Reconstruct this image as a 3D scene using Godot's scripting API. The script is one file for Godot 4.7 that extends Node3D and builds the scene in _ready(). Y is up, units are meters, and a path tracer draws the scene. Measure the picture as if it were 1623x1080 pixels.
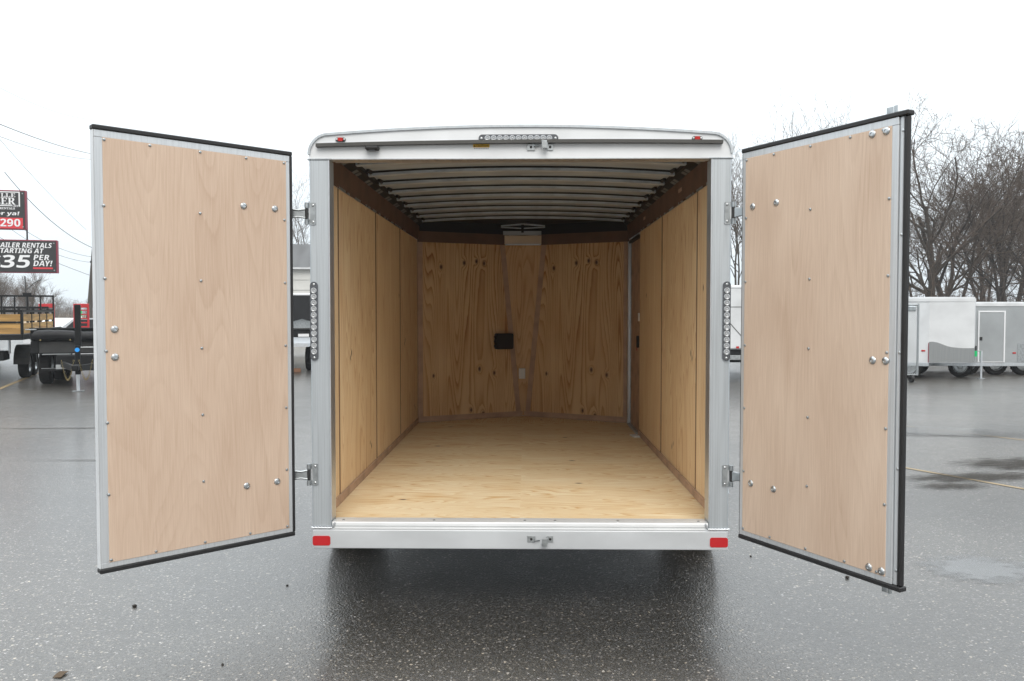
extends Node3D
# An empty cargo trailer with both rear doors open on a wet sales lot, overcast winter day.

var M := {}            # materials
var taken := {}        # names given so far, for numbering

func _ready() -> void:
	var cam := Camera3D.new()
	cam.name = "camera"
	cam.fov = 44.35
	cam.near = 0.05
	cam.far = 1000.0
	cam.position = Vector3(0, 1.7, 0)
	cam.rotation = Vector3(-0.0356, 0.0176, 0)
	add_child(cam)
	cam.current = true
	var env := Environment.new()
	env.background_mode = Environment.BG_SKY
	var sm := ProceduralSkyMaterial.new()      # overcast: brighter towards the zenith
	sm.sky_top_color = Color(1.60, 1.62, 1.63)
	sm.sky_horizon_color = Color(0.762, 0.797, 0.820)
	sm.sky_curve = 1.5
	sm.ground_bottom_color = Color(0.3, 0.3, 0.3)
	sm.ground_horizon_color = Color(0.6, 0.62, 0.63)
	var sky := Sky.new()
	sky.sky_material = sm
	env.sky = sky
	env.tonemap_mode = Environment.TONE_MAPPER_LINEAR
	env.tonemap_exposure = 1.66
	env.sdfgi_enabled = true
	env.ssao_enabled = true
	env.ssil_enabled = true
	env.fog_enabled = true
	env.fog_density = 0.0009
	env.fog_light_color = Color(0.90, 0.92, 0.94)
	var we := WorldEnvironment.new()
	we.name = "world_environment"
	we.environment = env
	add_child(we)
	var sun := DirectionalLight3D.new()
	sun.name = "sun"
	sun.light_energy = 0.5
	sun.light_color = Color(1.0, 0.985, 0.965)
	sun.light_angular_distance = 45.0
	sun.shadow_enabled = true
	sun.rotation_degrees = Vector3(-46, 6, 0)
	add_child(sun)
	make_materials()
	make_hardware()
	ground()
	cargo_trailer()
	dump_trailer()
	utility_trailer()
	gap_left()
	right_trailers()
	roadside_sign()
	wires()
	trees()

# ------------------------------------------------------------------ naming and tagging
func numbered(called: String) -> String:
	var n: int = taken.get(called, 0)
	taken[called] = n + 1
	return called if n == 0 else "%s_%03d" % [called, n]

func tag(o: Node3D, label: String, category: String, group := "", kind := "") -> Node3D:
	if label != "": o.set_meta("label", label)
	if category != "": o.set_meta("category", category)
	if group != "": o.set_meta("group", group)
	if kind != "": o.set_meta("kind", kind)
	return o

func thing(called: String, label: String, category: String, at := Vector3.ZERO, turn := 0.0, group := "") -> Node3D:
	var o := Node3D.new()
	o.name = numbered(called)
	add_child(o)
	o.position = at
	o.rotation.y = turn
	tag(o, label, category, group)
	return o

func put(called: String, shape, mat: Material, parent: Node3D = null, xf := Transform3D.IDENTITY) -> MeshInstance3D:
	var o := MeshInstance3D.new()
	o.name = called if parent else numbered(called)
	o.mesh = shape.commit() if shape is SurfaceTool else shape
	o.material_override = mat
	o.transform = xf
	(parent if parent else self).add_child(o, true)
	return o

func struct(called: String, shape, mat: Material, label := "") -> MeshInstance3D:
	var o := put(called, shape, mat)
	o.set_meta("kind", "structure")
	if label != "": o.set_meta("label", label)
	return o

func dup(src: Node3D, called: String, at: Vector3, turn: float, label := "", group := "", size := 1.0) -> Node3D:
	var o: Node3D = src.duplicate()
	o.name = numbered(called)
	add_child(o)
	o.position = at
	o.rotation.y = turn
	o.scale = src.scale * size
	if label != "": o.set_meta("label", label)
	if group != "": o.set_meta("group", group)
	return o

# ------------------------------------------------------------------ shapes
func S() -> SurfaceTool:
	var st := SurfaceTool.new()
	st.begin(Mesh.PRIMITIVE_TRIANGLES)
	return st

func vert(st: SurfaceTool, p: Vector3, n: Vector3, uv: Vector2) -> void:
	st.set_normal(n)
	st.set_uv(uv)
	st.add_vertex(p)

func flat_uv(p: Vector3, n: Vector3) -> Vector2:
	var a := n.abs()
	if a.x > a.y and a.x > a.z: return Vector2(p.z, -p.y)
	if a.z > a.y: return Vector2(p.x, -p.y)
	return Vector2(p.x, p.z)

func quad(st: SurfaceTool, a: Vector3, b: Vector3, c: Vector3, d: Vector3, n: Vector3) -> void:
	n = n.normalized()
	if (b - a).cross(c - a).dot(n) > 0.0:
		var t := b
		b = d
		d = t
	for p: Vector3 in [a, b, c, a, c, d]:
		vert(st, p, n, flat_uv(p, n))

func tri(st: SurfaceTool, a: Vector3, b: Vector3, c: Vector3, n: Vector3) -> void:
	n = n.normalized()
	if (b - a).cross(c - a).dot(n) > 0.0:
		var t := b
		b = c
		c = t
	for p: Vector3 in [a, b, c]:
		vert(st, p, n, flat_uv(p, n))

# a box, its edges chamfered by bev
func box(st: SurfaceTool, c: Vector3, s: Vector3, bev := 0.0, b := Basis.IDENTITY) -> void:
	var h := s * 0.5
	bev = minf(bev, minf(h.x, minf(h.y, h.z)) * 0.95)
	var i := h - Vector3.ONE * bev
	for ax in 3:
		for sg: float in [-1.0, 1.0]:
			var u := (ax + 1) % 3
			var v := (ax + 2) % 3
			var q := []
			for k: Array in [[-1, -1], [1, -1], [1, 1], [-1, 1]]:
				var p := Vector3.ZERO
				p[ax] = sg * h[ax]
				p[u] = k[0] * i[u]
				p[v] = k[1] * i[v]
				q.append(b * p + c)
			var n := Vector3.ZERO
			n[ax] = sg
			quad(st, q[0], q[1], q[2], q[3], b * n)
	if bev <= 0.0: return
	for ax in 3:       # the twelve chamfers run along ax
		var u := (ax + 1) % 3
		var v := (ax + 2) % 3
		for su: float in [-1.0, 1.0]:
			for sv: float in [-1.0, 1.0]:
				var q := []
				for k: Array in [[-1, 0], [1, 0], [1, 1], [-1, 1]]:
					var p := Vector3.ZERO
					p[ax] = k[0] * i[ax]
					p[u] = su * (h[u] if k[1] == 0 else i[u])
					p[v] = sv * (i[v] if k[1] == 0 else h[v])
					q.append(b * p + c)
				var n := Vector3.ZERO
				n[u] = su
				n[v] = sv
				quad(st, q[0], q[1], q[2], q[3], b * n)
	for sx: float in [-1.0, 1.0]:
		for sy: float in [-1.0, 1.0]:
			for sz: float in [-1.0, 1.0]:
				tri(st, b * Vector3(sx * h.x, sy * i.y, sz * i.z) + c, b * Vector3(sx * i.x, sy * h.y, sz * i.z) + c, b * Vector3(sx * i.x, sy * i.y, sz * h.z) + c, b * Vector3(sx, sy, sz))

func span(st: SurfaceTool, lo: Vector3, hi: Vector3, bev := 0.0) -> void:
	box(st, (lo + hi) * 0.5, (hi - lo).abs(), bev)

func one_box(c: Vector3, s: Vector3, bev := 0.0, b := Basis.IDENTITY) -> SurfaceTool:
	var st := S()
	box(st, c, s, bev, b)
	return st

func one_span(lo: Vector3, hi: Vector3, bev := 0.0) -> SurfaceTool:
	var st := S()
	span(st, lo, hi, bev)
	return st

func side_of(d: Vector3) -> Vector3:
	var r := d.cross(Vector3.UP) if absf(d.normalized().y) < 0.95 else d.cross(Vector3.RIGHT)
	return r.normalized()

# a tube along points, radius per point
func tube(st: SurfaceTool, pts: PackedVector3Array, radii: PackedFloat32Array, seg := 8, caps := true) -> void:
	var n := pts.size()
	var rings := []
	var dirs := []
	var r := Vector3.ZERO
	for i in n:
		var d := (pts[mini(i + 1, n - 1)] - pts[maxi(i - 1, 0)]).normalized()
		if i == 0: r = side_of(d)
		else: r = (r - d * r.dot(d)).normalized()
		var f := d.cross(r)
		var ring := PackedVector3Array()
		for k in seg:
			var a := TAU * k / seg
			ring.append(r * cos(a) + f * sin(a))
		rings.append(ring)
		dirs.append(d)
	for i in n - 1:
		for k in seg:
			var k2 := (k + 1) % seg
			var na: Vector3 = rings[i][k]
			var nb: Vector3 = rings[i][k2]
			var nc: Vector3 = rings[i + 1][k2]
			var nd: Vector3 = rings[i + 1][k]
			var a := pts[i] + na * radii[i]
			var b := pts[i] + nb * radii[i]
			var c := pts[i + 1] + nc * radii[i + 1]
			var e := pts[i + 1] + nd * radii[i + 1]
			var uk := float(k) / seg
			var ul := float(k + 1) / seg
			vert(st, a, na, Vector2(uk, i)); vert(st, c, nc, Vector2(ul, i + 1)); vert(st, b, nb, Vector2(ul, i))
			vert(st, a, na, Vector2(uk, i)); vert(st, e, nd, Vector2(uk, i + 1)); vert(st, c, nc, Vector2(ul, i + 1))
	if caps:
		for e: int in [0, n - 1]:
			var d: Vector3 = dirs[e] * (-1.0 if e == 0 else 1.0)
			for k in range(1, seg - 1):
				tri(st, pts[e] + rings[e][0] * radii[e], pts[e] + rings[e][k] * radii[e], pts[e] + rings[e][k + 1] * radii[e], d)

func rod(st: SurfaceTool, a: Vector3, b: Vector3, r: float, seg := 8, r2 := -1.0) -> void:
	tube(st, PackedVector3Array([a, b]), PackedFloat32Array([r, r2 if r2 >= 0 else r]), seg)

func one_rod(a: Vector3, b: Vector3, r: float, seg := 8, r2 := -1.0) -> SurfaceTool:
	var st := S()
	rod(st, a, b, r, seg, r2)
	return st

# a profile of (radius, along) pairs turned about an axis b.z through c
func lathe(st: SurfaceTool, prof: PackedVector2Array, c: Vector3, b := Basis.IDENTITY, seg := 16, smooth := true) -> void:
	for i in prof.size() - 1:
		var p := prof[i]
		var q := prof[i + 1]
		var t := q - p
		var nn := Vector2(-t.y, t.x).normalized()      # across the profile
		for k in seg:
			var a0 := TAU * k / seg
			var a1 := TAU * (k + 1) / seg
			var e0 := Vector3(cos(a0), sin(a0), 0)
			var e1 := Vector3(cos(a1), sin(a1), 0)
			var z := Vector3(0, 0, 1)
			var n0 := b * (e0 * -nn.x + z * -nn.y)
			var n1 := b * (e1 * -nn.x + z * -nn.y)
			if not smooth:
				n0 = (n0 + n1).normalized()
				n1 = n0
			var A := b * (e0 * p.x + z * p.y) + c
			var B := b * (e1 * p.x + z * p.y) + c
			var C := b * (e1 * q.x + z * q.y) + c
			var D := b * (e0 * q.x + z * q.y) + c
			var w := [[A, n0], [B, n1], [C, n1], [A, n0], [C, n1], [D, n0]]
			if (B - A).cross(C - A).dot(n0 + n1) > 0.0 or (p.x < 1e-6 and (C - A).cross(D - A).dot(n0 + n1) > 0.0):
				w = [[A, n0], [C, n1], [B, n1], [A, n0], [D, n0], [C, n1]]
			for g: Array in w:
				vert(st, g[0], g[1], Vector2(a0, p.y))

# a flat outline pushed from z0 to z1
func prism(st: SurfaceTool, poly: PackedVector2Array, z0: float, z1: float, xf := Transform3D.IDENTITY) -> void:
	var idx := Geometry2D.triangulate_polygon(poly)
	for z: float in [z0, z1]:
		var n := xf.basis * Vector3(0, 0, 1.0 if z == maxf(z0, z1) else -1.0)
		for i in range(0, idx.size(), 3):
			var a := Vector3(poly[idx[i]].x, poly[idx[i]].y, z)
			var b := Vector3(poly[idx[i + 1]].x, poly[idx[i + 1]].y, z)
			var c := Vector3(poly[idx[i + 2]].x, poly[idx[i + 2]].y, z)
			tri(st, xf * a, xf * b, xf * c, n)
	var ccw := not Geometry2D.is_polygon_clockwise(poly)
	for i in poly.size():
		var p := poly[i]
		var q := poly[(i + 1) % poly.size()]
		var t := (q - p)
		var n2 := Vector3(t.y, -t.x, 0) * (1.0 if ccw else -1.0)
		quad(st, xf * Vector3(p.x, p.y, z0), xf * Vector3(q.x, q.y, z0), xf * Vector3(q.x, q.y, z1), xf * Vector3(p.x, p.y, z1), xf.basis * n2)

func one_prism(poly: PackedVector2Array, z0: float, z1: float, xf := Transform3D.IDENTITY) -> SurfaceTool:
	var st := S()
	prism(st, poly, z0, z1, xf)
	return st

# a solid between a quad and the same quad moved by t
func slab(st: SurfaceTool, a: Vector3, b: Vector3, c: Vector3, d: Vector3, t: Vector3) -> void:
	var mid := (a + b + c + d) * 0.25 + t * 0.5
	var p := [a, b, c, d]
	quad(st, a, b, c, d, -t)
	quad(st, a + t, b + t, c + t, d + t, t)
	for i in 4:
		var u: Vector3 = p[i]
		var v: Vector3 = p[(i + 1) % 4]
		var n := (v - u).cross(t)
		if n.dot((u + v) * 0.5 + t * 0.5 - mid) < 0.0: n = -n
		quad(st, u, v, v + t, u + t, n)

func one_slab(a: Vector3, b: Vector3, c: Vector3, d: Vector3, t: Vector3) -> SurfaceTool:
	var st := S()
	slab(st, a, b, c, d, t)
	return st

func rounded(w: float, h: float, r: float, seg := 5) -> PackedVector2Array:
	var out := PackedVector2Array()
	for q in 4:
		var c := Vector2((w / 2 - r) * (1 if q in [0, 3] else -1), (h / 2 - r) * (1 if q in [0, 1] else -1))
		for k in seg + 1:
			var a := PI / 2 * q + PI / 2 * k / seg
			out.append(c + Vector2(cos(a), sin(a)) * r)
	return out

func lettering(words: String, x0: float, y0: float, x1: float, y1: float, slant := 0.0, serif := false, depth := 0.012) -> ArrayMesh:
	var f := SystemFont.new()
	f.font_names = PackedStringArray(["Droid Serif" if serif else "Droid Sans"])
	f.font_weight = 700
	var t := TextMesh.new()
	t.text = words
	t.font = f
	t.font_size = 48
	t.depth = 1.0
	t.curve_step = 1.0
	var arr := t.get_mesh_arrays()
	var v: PackedVector3Array = arr[Mesh.ARRAY_VERTEX]
	var lo := Vector3(1e9, 1e9, 1e9)
	var hi := -lo
	for p in v:
		lo = lo.min(p)
		hi = hi.max(p)
	var w := x1 - x0 - slant * (y1 - y0)
	for i in v.size():
		var q := (v[i] - lo) / (hi - lo)
		v[i] = Vector3(x0 + q.x * w + slant * q.y * (y1 - y0), y0 + q.y * (y1 - y0), q.z * depth)
	arr[Mesh.ARRAY_VERTEX] = v
	var m := ArrayMesh.new()
	m.add_surface_from_arrays(Mesh.PRIMITIVE_TRIANGLES, arr)
	return m

# ------------------------------------------------------------------ materials and textures
func lin(r: float, g: float, b: float) -> Color:
	return Color(r, g, b).linear_to_srgb()

func mat(called: String, c: Color, rough: float, metal := 0.0, tex: Texture2D = null, scale := Vector3.ONE, tri := false) -> StandardMaterial3D:
	var m := StandardMaterial3D.new()
	m.resource_name = called
	m.albedo_color = c
	m.roughness = rough
	m.metallic = metal
	if tex:
		m.albedo_texture = tex
		m.uv1_scale = scale
		m.uv1_triplanar = tri
	M[called] = m
	return m

func noise(sd: int, freq: float, oct := 3, type := FastNoiseLite.TYPE_SIMPLEX_SMOOTH) -> FastNoiseLite:
	var n := FastNoiseLite.new()
	n.seed = sd
	n.frequency = freq
	n.noise_type = type
	n.fractal_octaves = oct
	return n

# Rotary-cut veneer: growth rings met by the knife show as the contour lines of a slowly changing height, drawn out along the grain (v). knots: (u, v, radius in metres).
func veneer(w: int, h: int, size: Vector2, sd: int, light: Vector3, dark: Vector3, rings: float, along: float, across: float, strength: float, fibre: float, knots := [], blotches := 1.2) -> ImageTexture:
	var slow := noise(sd, 1.0, 2)
	var fine := noise(sd + 7, 1.0, 3)
	var broad := noise(sd + 13, 1.0, 2)
	var data := PackedByteArray()
	data.resize(w * h * 3)
	var at := 0
	for j in h:
		var v := (j + 0.5) / h * size.y
		for i in w:
			var u := (i + 0.5) / w * size.x
			var hh := slow.get_noise_2d(u * across, v * along)
			var knot := 0.0
			for k: Array in knots:
				var du: float = u - k[0]
				var dv: float = (v - k[1]) * 0.55
				var q: float = (du * du + dv * dv) / (k[2] * k[2])
				if q < 40.0:
					hh += 0.16 * exp(-q * 0.22)
					knot = maxf(knot, exp(-q * 1.4))
			var r := hh * rings
			r += fine.get_noise_2d(u * 60.0, v * 2.5) * 0.10
			r = r - floorf(r)
			var late := r * r * r * (1.0 - smoothstep(0.88, 1.0, r))
			var t := late * strength * (0.55 + 0.75 * absf(broad.get_noise_2d(u * across * 0.8, v * along * 1.4)) * 2.0)
			t += fine.get_noise_2d(u * 240.0, v * 3.0) * fibre + broad.get_noise_2d(u * 3.0 + 9.0, v * 0.9) * fibre * blotches
			t = clampf(t, -0.25, 1.0)
			var c := light.lerp(dark, t)
			if knot > 0.0: c = c.lerp(Vector3(0.20, 0.10, 0.05), clampf(knot * 1.1, 0.0, 0.85))
			data[at] = int(clampf(c.x, 0, 1) * 255)
			data[at + 1] = int(clampf(c.y, 0, 1) * 255)
			data[at + 2] = int(clampf(c.z, 0, 1) * 255)
			at += 3
	return ImageTexture.create_from_image(Image.create_from_data(w, h, false, Image.FORMAT_RGB8, data))

func grime(sd: int, w: int, h: int, fx: float, fy: float, lo: float, hi: float) -> ImageTexture:
	var n := noise(sd, 0.01, 4)
	var data := PackedByteArray()
	data.resize(w * h)
	for j in h:
		for i in w:
			# wrapped on both axes by walking circles in four dimensions is not offered; blend the seam instead
			var s := n.get_noise_2d(i * fx, j * fy)
			var e := n.get_noise_2d((i - w) * fx, j * fy)
			var a := clampf((i - w * 0.85) / (w * 0.15), 0.0, 1.0)
			var g := n.get_noise_2d(i * fx, (j - h) * fy)
			var b := clampf((j - h * 0.85) / (h * 0.15), 0.0, 1.0)
			var x := lerpf(lerpf(s, e, a), g, b)
			data[j * w + i] = int(255.0 * clampf(lerpf(lo, hi, x * 0.9 + 0.5), 0.0, 1.0))
	return ImageTexture.create_from_image(Image.create_from_data(w, h, false, Image.FORMAT_L8, data))

# asphalt: dark binder with pale and tan stones; colour and height
func asphalt_maps(n: int, metres: float) -> Array:
	var rng := RandomNumberGenerator.new()
	rng.seed = 11
	var base := noise(3, 0.05, 4).get_seamless_image(n, n).get_data()
	var grain := noise(4, 0.35, 2).get_seamless_image(n, n).get_data()
	var col := PackedByteArray()
	col.resize(n * n * 3)
	var hgt := PackedByteArray()
	hgt.resize(n * n)
	for i in n * n:
		var v := 59.0 + (base[i] - 128) * 0.06 + (grain[i] - 128) * 0.30
		col[i * 3] = int(clampf(v + 3.0, 0, 255))
		col[i * 3 + 1] = int(clampf(v, 0, 255))
		col[i * 3 + 2] = int(clampf(v - 6.0, 0, 255))
		hgt[i] = int(clampf(70.0 + (grain[i] - 128) * 0.45 + (base[i] - 128) * 0.15, 0, 255))
	var px := n / metres
	for s in 75000:
		var big := rng.randf()
		var r := (0.0020 + 0.0062 * pow(big, 2.8)) * px
		var cx := rng.randf() * n
		var cy := rng.randf() * n
		var el := rng.randf_range(0.5, 1.0)
		var an := rng.randf() * PI
		var pale := rng.randf()
		var tone := 48.0 + 44.0 * pale
		if pale > 0.865: tone = rng.randf_range(108.0, 190.0)
		elif pale > 0.68: tone = rng.randf_range(80.0, 120.0)
		var warm := rng.randf_range(0.0, 1.0)
		var R := tone * (1.0 + 0.05 * warm)
		var B := tone * (1.0 - 0.11 * warm)
		var ca := cos(an)
		var sa := sin(an)
		for dy in range(-int(r) - 1, int(r) + 2):
			for dx in range(-int(r) - 1, int(r) + 2):
				var p := (dx * ca + dy * sa) / r
				var q := (-dx * sa + dy * ca) / (r * el)
				var d := p * p + q * q
				if d < 1.0:
					var at := posmod(int(cy) + dy, n) * n + posmod(int(cx) + dx, n)
					col[at * 3] = int(R)
					col[at * 3 + 1] = int(tone * 0.99)
					col[at * 3 + 2] = int(B)
					hgt[at] = maxi(hgt[at], int(120.0 + 90.0 * (1.0 - d)))
	var ci := Image.create_from_data(n, n, false, Image.FORMAT_RGB8, col)
	var hi := Image.create_from_data(n, n, false, Image.FORMAT_L8, hgt)
	return [ImageTexture.create_from_image(ci), ImageTexture.create_from_image(hi)]

# a soft-edged spot: opacity from noise, fading to nothing at the rim
func spot_texture(sd: int, c: Color, most: float, stretch: float, rough := 1.6) -> ImageTexture:
	var n := noise(sd, 0.03, 4)
	var im := Image.create_empty(192, 192, false, Image.FORMAT_RGBA8)
	for j in 192:
		for i in 192:
			var d := Vector2(i - 96, j - 96).length() / 96.0
			var a := clampf((1.0 - d) * 2.2 + n.get_noise_2d(i, j * stretch) * rough - 0.25, 0.0, 1.0)
			a *= clampf((1.0 - d) * 6.0, 0.0, 1.0)
			im.set_pixel(i, j, Color(c.r, c.g, c.b, a * most))
	return ImageTexture.create_from_image(im)

func make_materials() -> void:
	var dirt := grime(21, 256, 512, 0.8, 0.4, 0.945, 1.02)
	var brushed := grime(22, 512, 256, 6.0, 0.35, 0.93, 1.03)
	var blotch := grime(23, 256, 256, 0.9, 0.9, 0.86, 1.06)
	var T := Vector3.ONE
	mat("white_paint", lin(0.62, 0.645, 0.665), 0.38, 0.0, dirt, T * 0.9, true)
	mat("header_paint", lin(0.74, 0.765, 0.785), 0.40, 0.0, dirt, T * 0.9, true)
	mat("aluminium", lin(0.50, 0.54, 0.57), 0.40, 0.55, brushed, Vector3(3.0, 1.0, 3.0), true)
	mat("aluminium_bright", lin(0.62, 0.65, 0.68), 0.30, 0.75, brushed, Vector3(1.0, 3.0, 1.0), true)
	mat("bumper_metal", lin(0.60, 0.63, 0.655), 0.42, 0.3, dirt, Vector3(0.7, 1.5, 1), true)
	mat("door_aluminium", lin(0.60, 0.625, 0.645), 0.42, 0.5, brushed, Vector3(3.0, 1.0, 3.0), true)
	mat("zinc", lin(0.42, 0.45, 0.465), 0.34, 0.85, blotch, T * 6.0, true)
	mat("chrome", lin(0.50, 0.52, 0.53), 0.30, 1.0)
	mat("channel_metal", lin(0.075, 0.074, 0.07), 0.5, 0.3, dirt, T, true)
	mat("rubber", lin(0.012, 0.012, 0.013), 0.55, 0.0, blotch, T * 2.0, true)
	mat("black_steel", lin(0.010, 0.011, 0.012), 0.55, 0.0, blotch, T * 0.7, true).metallic_specular = 0.3
	mat("dark_steel", lin(0.035, 0.036, 0.036), 0.6, 0.3, blotch, T * 1.5, true)
	mat("roof_steel", lin(0.50, 0.565, 0.635), 0.45, 0.2, blotch, Vector3(0.5, 0.5, 2.0), true)
	mat("bow_steel", lin(0.60, 0.68, 0.76), 0.42, 0.2, blotch, Vector3(1.5, 1, 1), true)
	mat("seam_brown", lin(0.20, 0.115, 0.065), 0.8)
	mat("tab_steel", lin(0.17, 0.19, 0.205), 0.5, 0.3)
	mat("red_lens", lin(0.42, 0.012, 0.010), 0.18)
	mat("red_reflector", lin(0.46, 0.010, 0.014), 0.30)
	mat("red_paint", lin(0.50, 0.022, 0.030), 0.45, 0.0, blotch, T, true)
	mat("clear_lens", lin(0.40, 0.42, 0.44), 0.15, 0.2)
	mat("lens_ring", lin(0.11, 0.118, 0.13), 0.25, 0.4)
	mat("yellow_label", lin(0.72, 0.42, 0.03), 0.5)
	mat("label_white", lin(0.72, 0.74, 0.76), 0.5)
	mat("print_black", lin(0.02, 0.02, 0.02), 0.6)
	mat("plastic_black", lin(0.008, 0.008, 0.009), 0.6)
	mat("tyre", lin(0.012, 0.012, 0.012), 0.8, 0.0, blotch, T * 3.0, true).metallic_specular = 0.3
	mat("yellow_line", lin(0.24, 0.175, 0.085), 0.5, 0.0, blotch, T * 1.3, true)
	mat("chain_gold", lin(0.26, 0.21, 0.10), 0.45, 0.6)
	mat("blue_cap", lin(0.02, 0.30, 0.80), 0.35)
	mat("green_tag", lin(0.01, 0.50, 0.16), 0.4)
	mat("bark", lin(0.050, 0.040, 0.031), 0.95, 0.0, blotch, T * 0.8, true)
	mat("bark_dark", lin(0.036, 0.029, 0.024), 0.95, 0.0, blotch, T * 0.8, true)
	mat("twig", lin(0.088, 0.064, 0.048), 0.95)
	mat("brush", lin(0.115, 0.082, 0.060), 0.95)
	mat("dry_grass", lin(0.28, 0.20, 0.105), 0.95, 0.0, blotch, T * 0.3, true)
	mat("litter", lin(0.10, 0.075, 0.052), 0.95, 0.0, blotch, T * 0.5, true)
	mat("siding", lin(0.62, 0.63, 0.61), 0.6, 0.0, dirt, T * 0.3, true)
	mat("roof_grey", lin(0.15, 0.16, 0.17), 0.7, 0.0, blotch, T * 0.4, true)
	mat("tarp", lin(0.012, 0.013, 0.015), 0.55, 0.0, blotch, T, true).metallic_specular = 0.35
	mat("plank_yellow", lin(0.46, 0.27, 0.085), 0.7, 0.0, grime(24, 256, 64, 0.5, 5.0, 0.75, 1.1), Vector3(0.5, 3, 0.5), true)
	mat("sill_metal", lin(0.76, 0.785, 0.80), 0.35, 0.25, dirt, T, true)
	mat("guard_metal", lin(0.31, 0.325, 0.33), 0.4, 0.6, brushed, Vector3(3, 1, 3), true)
	mat("silver_paint", lin(0.35, 0.375, 0.39), 0.32, 0.25, dirt, T * 0.5, true)
	mat("pole_wood", lin(0.06, 0.052, 0.045), 0.9)
	mat("wire", lin(0.03, 0.03, 0.03), 0.7)
	mat("sign_black", lin(0.026, 0.028, 0.031), 0.5, 0.0, blotch, T, true)
	mat("sign_white", lin(0.76, 0.78, 0.80), 0.5)
	mat("sign_red", lin(0.62, 0.04, 0.055), 0.5)
	mat("sign_edge", lin(0.22, 0.015, 0.04), 0.5)
	mat("stone", lin(0.03, 0.026, 0.022), 0.8)
	mat("leaf", lin(0.07, 0.045, 0.022), 0.8)
	mat("block_wood", lin(0.20, 0.10, 0.055), 0.8)
	# plywood
	var pine_l := Vector3(0.945, 0.845, 0.695)
	var pine_d := Vector3(0.77, 0.59, 0.40)
	var size := Vector2(1.22, 2.44)
	mat("pine_wall", Color.WHITE, 0.62, 0.0, veneer(384, 768, size, 41, pine_l, pine_d, 7.0, 0.28, 2.6, 0.7, 0.12, [[0.32, 1.02, 0.012], [0.36, 1.05, 0.010], [0.85, 1.75, 0.011], [0.9, 1.72, 0.009], [0.5, 2.1, 0.012]]), Vector3(1 / 1.22, 1 / 2.44, 1))
	mat("pine_wall_plain", Color.WHITE, 0.62, 0.0, veneer(384, 768, size, 52, pine_l, pine_d, 6.0, 0.22, 3.4, 0.55, 0.12, [[0.7, 0.6, 0.010], [0.3, 1.9, 0.011]]), Vector3(1 / 1.22, 1 / 2.44, 1))
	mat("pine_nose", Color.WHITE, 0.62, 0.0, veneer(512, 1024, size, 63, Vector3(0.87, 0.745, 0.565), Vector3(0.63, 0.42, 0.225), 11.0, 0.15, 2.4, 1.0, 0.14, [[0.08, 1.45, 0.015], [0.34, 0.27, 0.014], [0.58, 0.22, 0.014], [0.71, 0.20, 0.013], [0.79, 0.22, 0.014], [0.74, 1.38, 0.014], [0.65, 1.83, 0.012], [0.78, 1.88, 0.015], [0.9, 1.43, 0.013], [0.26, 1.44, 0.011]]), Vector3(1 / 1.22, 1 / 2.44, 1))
	var fl := mat("pine_floor", Color.WHITE, 0.55, 0.0, veneer(512, 1024, size, 77, Vector3(0.945, 0.875, 0.735), Vector3(0.82, 0.655, 0.43), 7.0, 0.5, 4.4, 0.95, 0.12, [[0.2, 0.4, 0.012], [0.9, 1.7, 0.012], [0.55, 1.2, 0.010]]), Vector3(1 / 2.44, 1 / 1.22, 1))
	fl.uv1_scale = Vector3(1 / 1.22, 1 / 2.44, 1)
	var luan_l := Vector3(0.778, 0.688, 0.610)
	var luan_d := Vector3(0.65, 0.538, 0.452)
	mat("luan_left", Color.WHITE, 0.6, 0.0, veneer(512, 1024, Vector2(1.0, 2.1), 81, luan_l, luan_d, 9.0, 0.30, 2.0, 0.20, 0.34, [], 0.5), Vector3(1.0, 1 / 2.1, 1)).uv1_offset = Vector3(0.5, 0.5, 0)
	mat("luan_right", Color.WHITE, 0.6, 0.0, veneer(512, 1024, Vector2(1.0, 2.1), 95, luan_l + Vector3(0.012, 0.012, 0.01), luan_d, 8.0, 0.22, 2.3, 0.18, 0.32, [], 0.6), Vector3(1.0, 1 / 2.1, 1)).uv1_offset = Vector3(0.5, 0.5, 0)
	mat("luan_trim", lin(0.54, 0.375, 0.275), 0.6, 0.0, blotch, T * 2.0, true)
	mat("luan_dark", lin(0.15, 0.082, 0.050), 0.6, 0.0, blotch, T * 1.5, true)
	mat("block_ply", lin(0.80, 0.68, 0.54), 0.6, 0.0, dirt, T, true)
	# wet asphalt
	var am := asphalt_maps(1024, 2.4)
	var a := mat("asphalt", Color.WHITE, 0.30, 0.0, am[0], Vector3(1 / 2.4, 1 / 2.4, 1))
	a.metallic_specular = 0.62
	a.clearcoat_enabled = true
	a.clearcoat = 0.52
	a.clearcoat_roughness = 0.20
	a.heightmap_enabled = true
	a.heightmap_texture = am[1]
	a.heightmap_scale = 0.5
	a.roughness_texture = grime(25, 512, 512, 0.6, 0.6, 0.86, 1.08)
	a.roughness = 0.34
	a.detail_enabled = true
	a.detail_albedo = grime(26, 512, 512, 0.6, 1.2, 0.74, 1.10)
	a.detail_blend_mode = BaseMaterial3D.BLEND_MODE_MUL
	a.detail_uv_layer = BaseMaterial3D.DETAIL_UV_2
	a.uv2_scale = Vector3(1 / 23.0, 1 / 23.0, 1)

# ------------------------------------------------------------------ small hardware
var bolt_mesh: ArrayMesh
var bolt_core: ArrayMesh
var screw_mesh: ArrayMesh
var lens_mesh: ArrayMesh
var lens_bulb: ArrayMesh

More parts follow.
